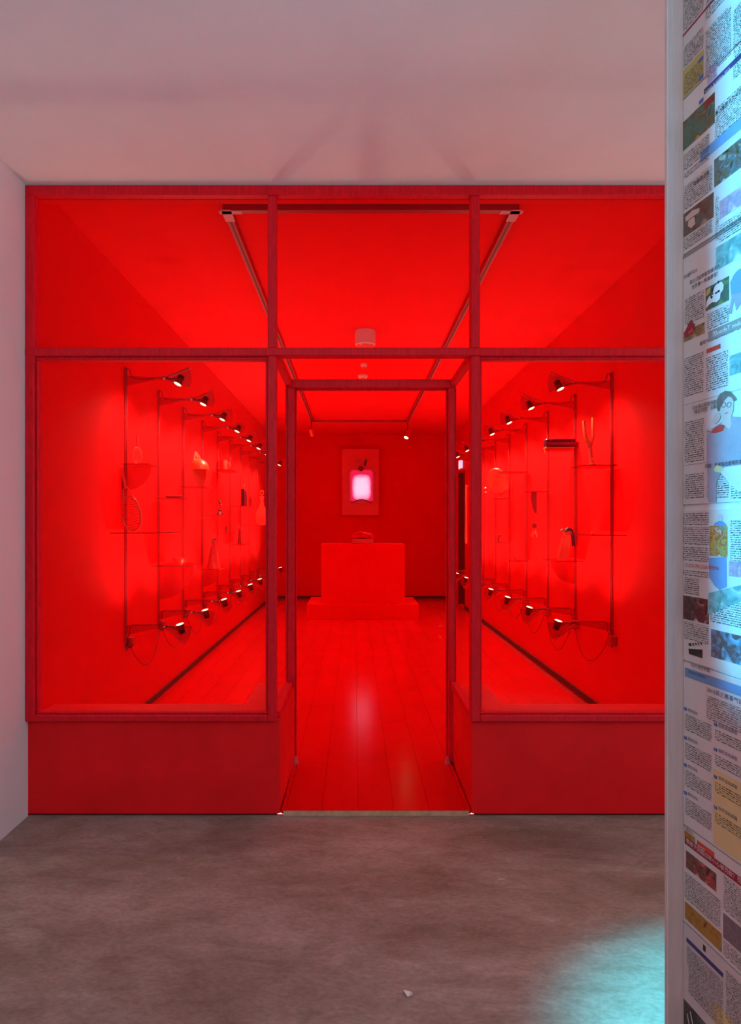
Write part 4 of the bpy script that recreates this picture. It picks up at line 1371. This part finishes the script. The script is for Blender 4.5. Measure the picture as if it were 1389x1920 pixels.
# ------------------------------------------------------------------ far end: platform, pedestal, sculpture, lit panel
pf = MB().bbox((-0.813, 0, 0), (0.813, 0.95, 0.217), 0.003).build('platform', 'red_wall', None, loc=(0.116, 9.116, ZF))
tag(pf, 'low wide red platform on the floor under the pedestal', 'platform')
pd = MB().bbox((-0.611, 0, 0), (0.611, 0.50, 0.872), 0.003).build('pedestal', 'red_wall', None, loc=(0.119, 9.18, ZF + 0.217))
tag(pd, 'tall red block pedestal standing on the low platform', 'pedestal')
ZP = ZF + 0.217 + 0.872
sc = thing('sculpture', 'glossy crumpled red sculpture on its own small block atop pedestal', 'sculpture', (0.12, 9.33, ZP))
MB().bbox((-0.158, -0.09, 0), (0.158, 0.09, 0.072), 0.003).build('block', 'red_obj', sc)
rr = random.Random(11)
vs, fs = [], []
n, k = 30, 16
for i in range(k + 1):
    ph = PI * i / k
    for j in range(n):
        la = 2 * PI * j / n
        x, y, z = math.sin(ph) * math.cos(la), math.sin(ph) * math.sin(la), math.cos(ph)
        bumpy = 1 + 0.16 * math.sin(5.1 * x + 2.2 * z) * math.cos(4.3 * y + 1.5) + 0.12 * math.sin(9 * x * y + 3 * z) + 0.10 * math.sin(7.3 * x + 1.1)
        vs.append((0.135 * x * bumpy, 0.075 * y * bumpy, 0.118 + 0.050 * z * bumpy))
for i in range(k):
    for j in range(n):
        a, b2 = i * n + j, i * n + (j + 1) % n
        fs.append((a, b2, b2 + n, a + n))
MB().add(vs, fs).build('crumpled_form', mat('glossy_red', (0.75, 0.01, 0.01), 0.12), sc, True)
MB().tube([(-0.12, -0.02, 0.145), (-0.05, -0.05, 0.165), (0.03, -0.05, 0.155), (0.09, -0.06, 0.13), (0.13, -0.05, 0.095)], [0.018, 0.022, 0.018, 0.02, 0.012], 10).build('fold', M['glossy_red'] if 'glossy_red' in M else bpy.data.materials['glossy_red'], sc, True)

pn = thing('lit_panel', 'hanging red light box panel with a glowing pink hot water bottle', 'light box', (0.103, YB, 1.566))
panel_mat = mat('panel_red_gloss', (0.92, 0.008, 0.012), 0.35, 0.05, 4)
MB().bbox((-0.351, -0.09, 0), (0.351, -0.0, 1.237), 0.006).build('box', panel_mat, pn)
m = MB()
for a, b in (((-0.351, -0.098, 0), (-0.338, -0.0905, 1.237)), ((0.338, -0.098, 0), (0.351, -0.0905, 1.237)), ((-0.338, -0.098, 0), (0.338, -0.0905, 0.013)), ((-0.338, -0.098, 1.224), (0.338, -0.0905, 1.237))):
    m.bbox(a, b, 0.002)
m.build('edge_frame', 'red_frame', pn)


def bx(px):
    return (px - VX) / F * 11.56 - 0.103


def bz(py):
    return H - (py - VY) / F * 11.56 - 1.566


def rounded(x0, x1, z0, z1, r, wave=0.0, n=7):
    out = []
    for cx, cz, a0 in ((x1 - r, z1 - r, 0), (x0 + r, z1 - r, PI / 2), (x0 + r, z0 + r, PI), (x1 - r, z0 + r, 1.5 * PI)):
        for i in range(n):
            a = a0 + PI / 2 * i / (n - 1)
            out.append((cx + r * math.cos(a), cz + r * math.sin(a)))
        if a0 == PI and wave:
            for i in range(1, 12):
                q = i / 12
                out.append((x0 + r + (x1 - x0 - 2 * r) * q, z0 + wave * math.sin(PI * q) ** 2))
    return out


bx0, bx1, bz0, bz1 = bx(653.5), bx(702), bz(944), bz(880)
hb = MB().prism(rounded(bx0, bx1, bz0, bz1, 0.075), -0.115, -0.091, lambda a, b, q: (a, q, b)).build('bottle_rim', mat('bottle_rim', (0.85, 0.05, 0.09), 0.25), pn)
inner = rounded(bx0 + 0.035, bx1 - 0.035, bz0 + 0.03, bz1 - 0.02, 0.06, 0.045)


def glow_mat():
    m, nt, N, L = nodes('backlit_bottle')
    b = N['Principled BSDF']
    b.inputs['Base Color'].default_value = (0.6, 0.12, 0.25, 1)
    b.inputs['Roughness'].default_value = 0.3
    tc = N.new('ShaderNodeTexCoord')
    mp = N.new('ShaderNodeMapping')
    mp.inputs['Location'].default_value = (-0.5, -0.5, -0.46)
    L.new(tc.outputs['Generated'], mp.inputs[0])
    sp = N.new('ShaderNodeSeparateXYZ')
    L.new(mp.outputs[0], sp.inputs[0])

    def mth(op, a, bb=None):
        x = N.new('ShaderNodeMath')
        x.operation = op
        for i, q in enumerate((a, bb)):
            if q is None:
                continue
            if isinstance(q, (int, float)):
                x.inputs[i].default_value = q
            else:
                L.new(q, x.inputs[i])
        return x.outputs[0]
    # pillow-shaped glow painted into the emission colour, fading from a pale centre
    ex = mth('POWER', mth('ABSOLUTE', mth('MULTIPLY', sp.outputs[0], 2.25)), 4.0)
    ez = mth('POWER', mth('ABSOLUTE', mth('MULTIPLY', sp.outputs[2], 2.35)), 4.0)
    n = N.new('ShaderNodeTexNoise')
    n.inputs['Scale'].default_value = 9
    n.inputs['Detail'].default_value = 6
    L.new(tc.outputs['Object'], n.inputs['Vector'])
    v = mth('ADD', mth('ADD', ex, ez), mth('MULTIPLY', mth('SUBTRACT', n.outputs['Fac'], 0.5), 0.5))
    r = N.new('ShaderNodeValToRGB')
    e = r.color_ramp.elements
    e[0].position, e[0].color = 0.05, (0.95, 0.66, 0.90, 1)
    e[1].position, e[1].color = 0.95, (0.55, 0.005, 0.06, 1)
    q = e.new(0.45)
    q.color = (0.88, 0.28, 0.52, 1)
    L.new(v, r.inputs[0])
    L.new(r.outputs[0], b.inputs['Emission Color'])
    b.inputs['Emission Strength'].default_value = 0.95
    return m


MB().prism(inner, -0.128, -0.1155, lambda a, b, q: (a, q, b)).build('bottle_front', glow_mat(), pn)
wv = MB().tube([(bx0 + 0.05, -0.118, bz0 + 0.03)] + [(bx0 + 0.05 + (bx1 - bx0 - 0.1) * i / 14, -0.128, bz0 + 0.022 + 0.05 * math.sin(PI * i / 14) ** 2) for i in range(15)], 0.008, 6)
wv.build('lower_piping', 'magenta_dark', pn, True)
MB().tube([(x, -0.117, z) for x, z in rounded(bx0 + 0.006, bx1 - 0.006, bz0 + 0.006, bz1 - 0.006, 0.07) + [rounded(bx0 + 0.006, bx1 - 0.006, bz0 + 0.006, bz1 - 0.006, 0.07)[0]]], 0.006, 6, False).build('piping', mat('pale_piping', (0.90, 0.38, 0.34), 0.35), pn, True)
nk = [(bx(670), bz(884)), (bx(669), bz(876)), (bx(664.5), bz(861)), (bx(667), bz(862)), (bx(672), bz(868)), (bx(676), bz(862)), (bx(681), bz(867)), (bx(686), bz(860.5)), (bx(688), bz(863)), (bx(684), bz(876)), (bx(682.5), bz(884))]
MB().prism(nk, -0.122, -0.091, lambda a, b, q: (a, q, b)).build('bottle_neck', 'red_obj', pn)
MB().prism([(bx(682), bz(872)), (bx(685), bz(862)), (bx(688), bz(860.5)), (bx(687), bz(870)), (bx(684), bz(876))], -0.130, -0.1225, lambda a, b, q: (a, q, b)).build('neck_wing', 'magenta_dark', pn)
MB().lathe([(0.0, 0.0), (0.045, 0.0), (0.05, 0.012), (0.03, 0.025), (0.0, 0.028)], 18, (bx(676.3), -0.122, bz(879)), (0, -1, 0)).build('stopper', 'deep_red', pn, True)

# ------------------------------------------------------------------ scraps on the concrete
for (px, py, lb, s) in ((766, 1866, 'torn white paper scrap on the floor near the bottom edge', 0.016), (940, 1649, 'short pale splinter lying on the concrete floor', 0.011), (903, 1739, 'brown crumb on the concrete near the cyan light', 0.006)):
    d = F * H / (py - VY)
    q = W(px, py, d)
    rr = random.Random(px)
    poly = [(s * math.cos(a) * rr.uniform(.4, 1.2), s * math.sin(a) * rr.uniform(.3, .9)) for a in [2 * PI * k / 7 for k in range(7)]]
    if s < 0.012 and s > 0.008:
        poly = [(-0.014, -0.001), (0.012, 0.000), (0.014, 0.002), (-0.012, 0.0015)]
    o = MB().prism(poly, 0.0, 0.0015, lambda a, b, t: (a, b, t + abs(a) * (0.7 if s > 0.012 else 0.02))).build('paper_scrap', 'scrap' if s > 0.008 else 'brass', None, loc=(q.x, q.y, 0.0))
    tag(o, lb, 'scrap')

# the nearest left lamp has a pink folded edge
pale_flange.material_slots[0].link = 'OBJECT'
pale_flange.material_slots[0].material = mat('pink_primer', (0.85, 0.10, 0.16), 0.4)
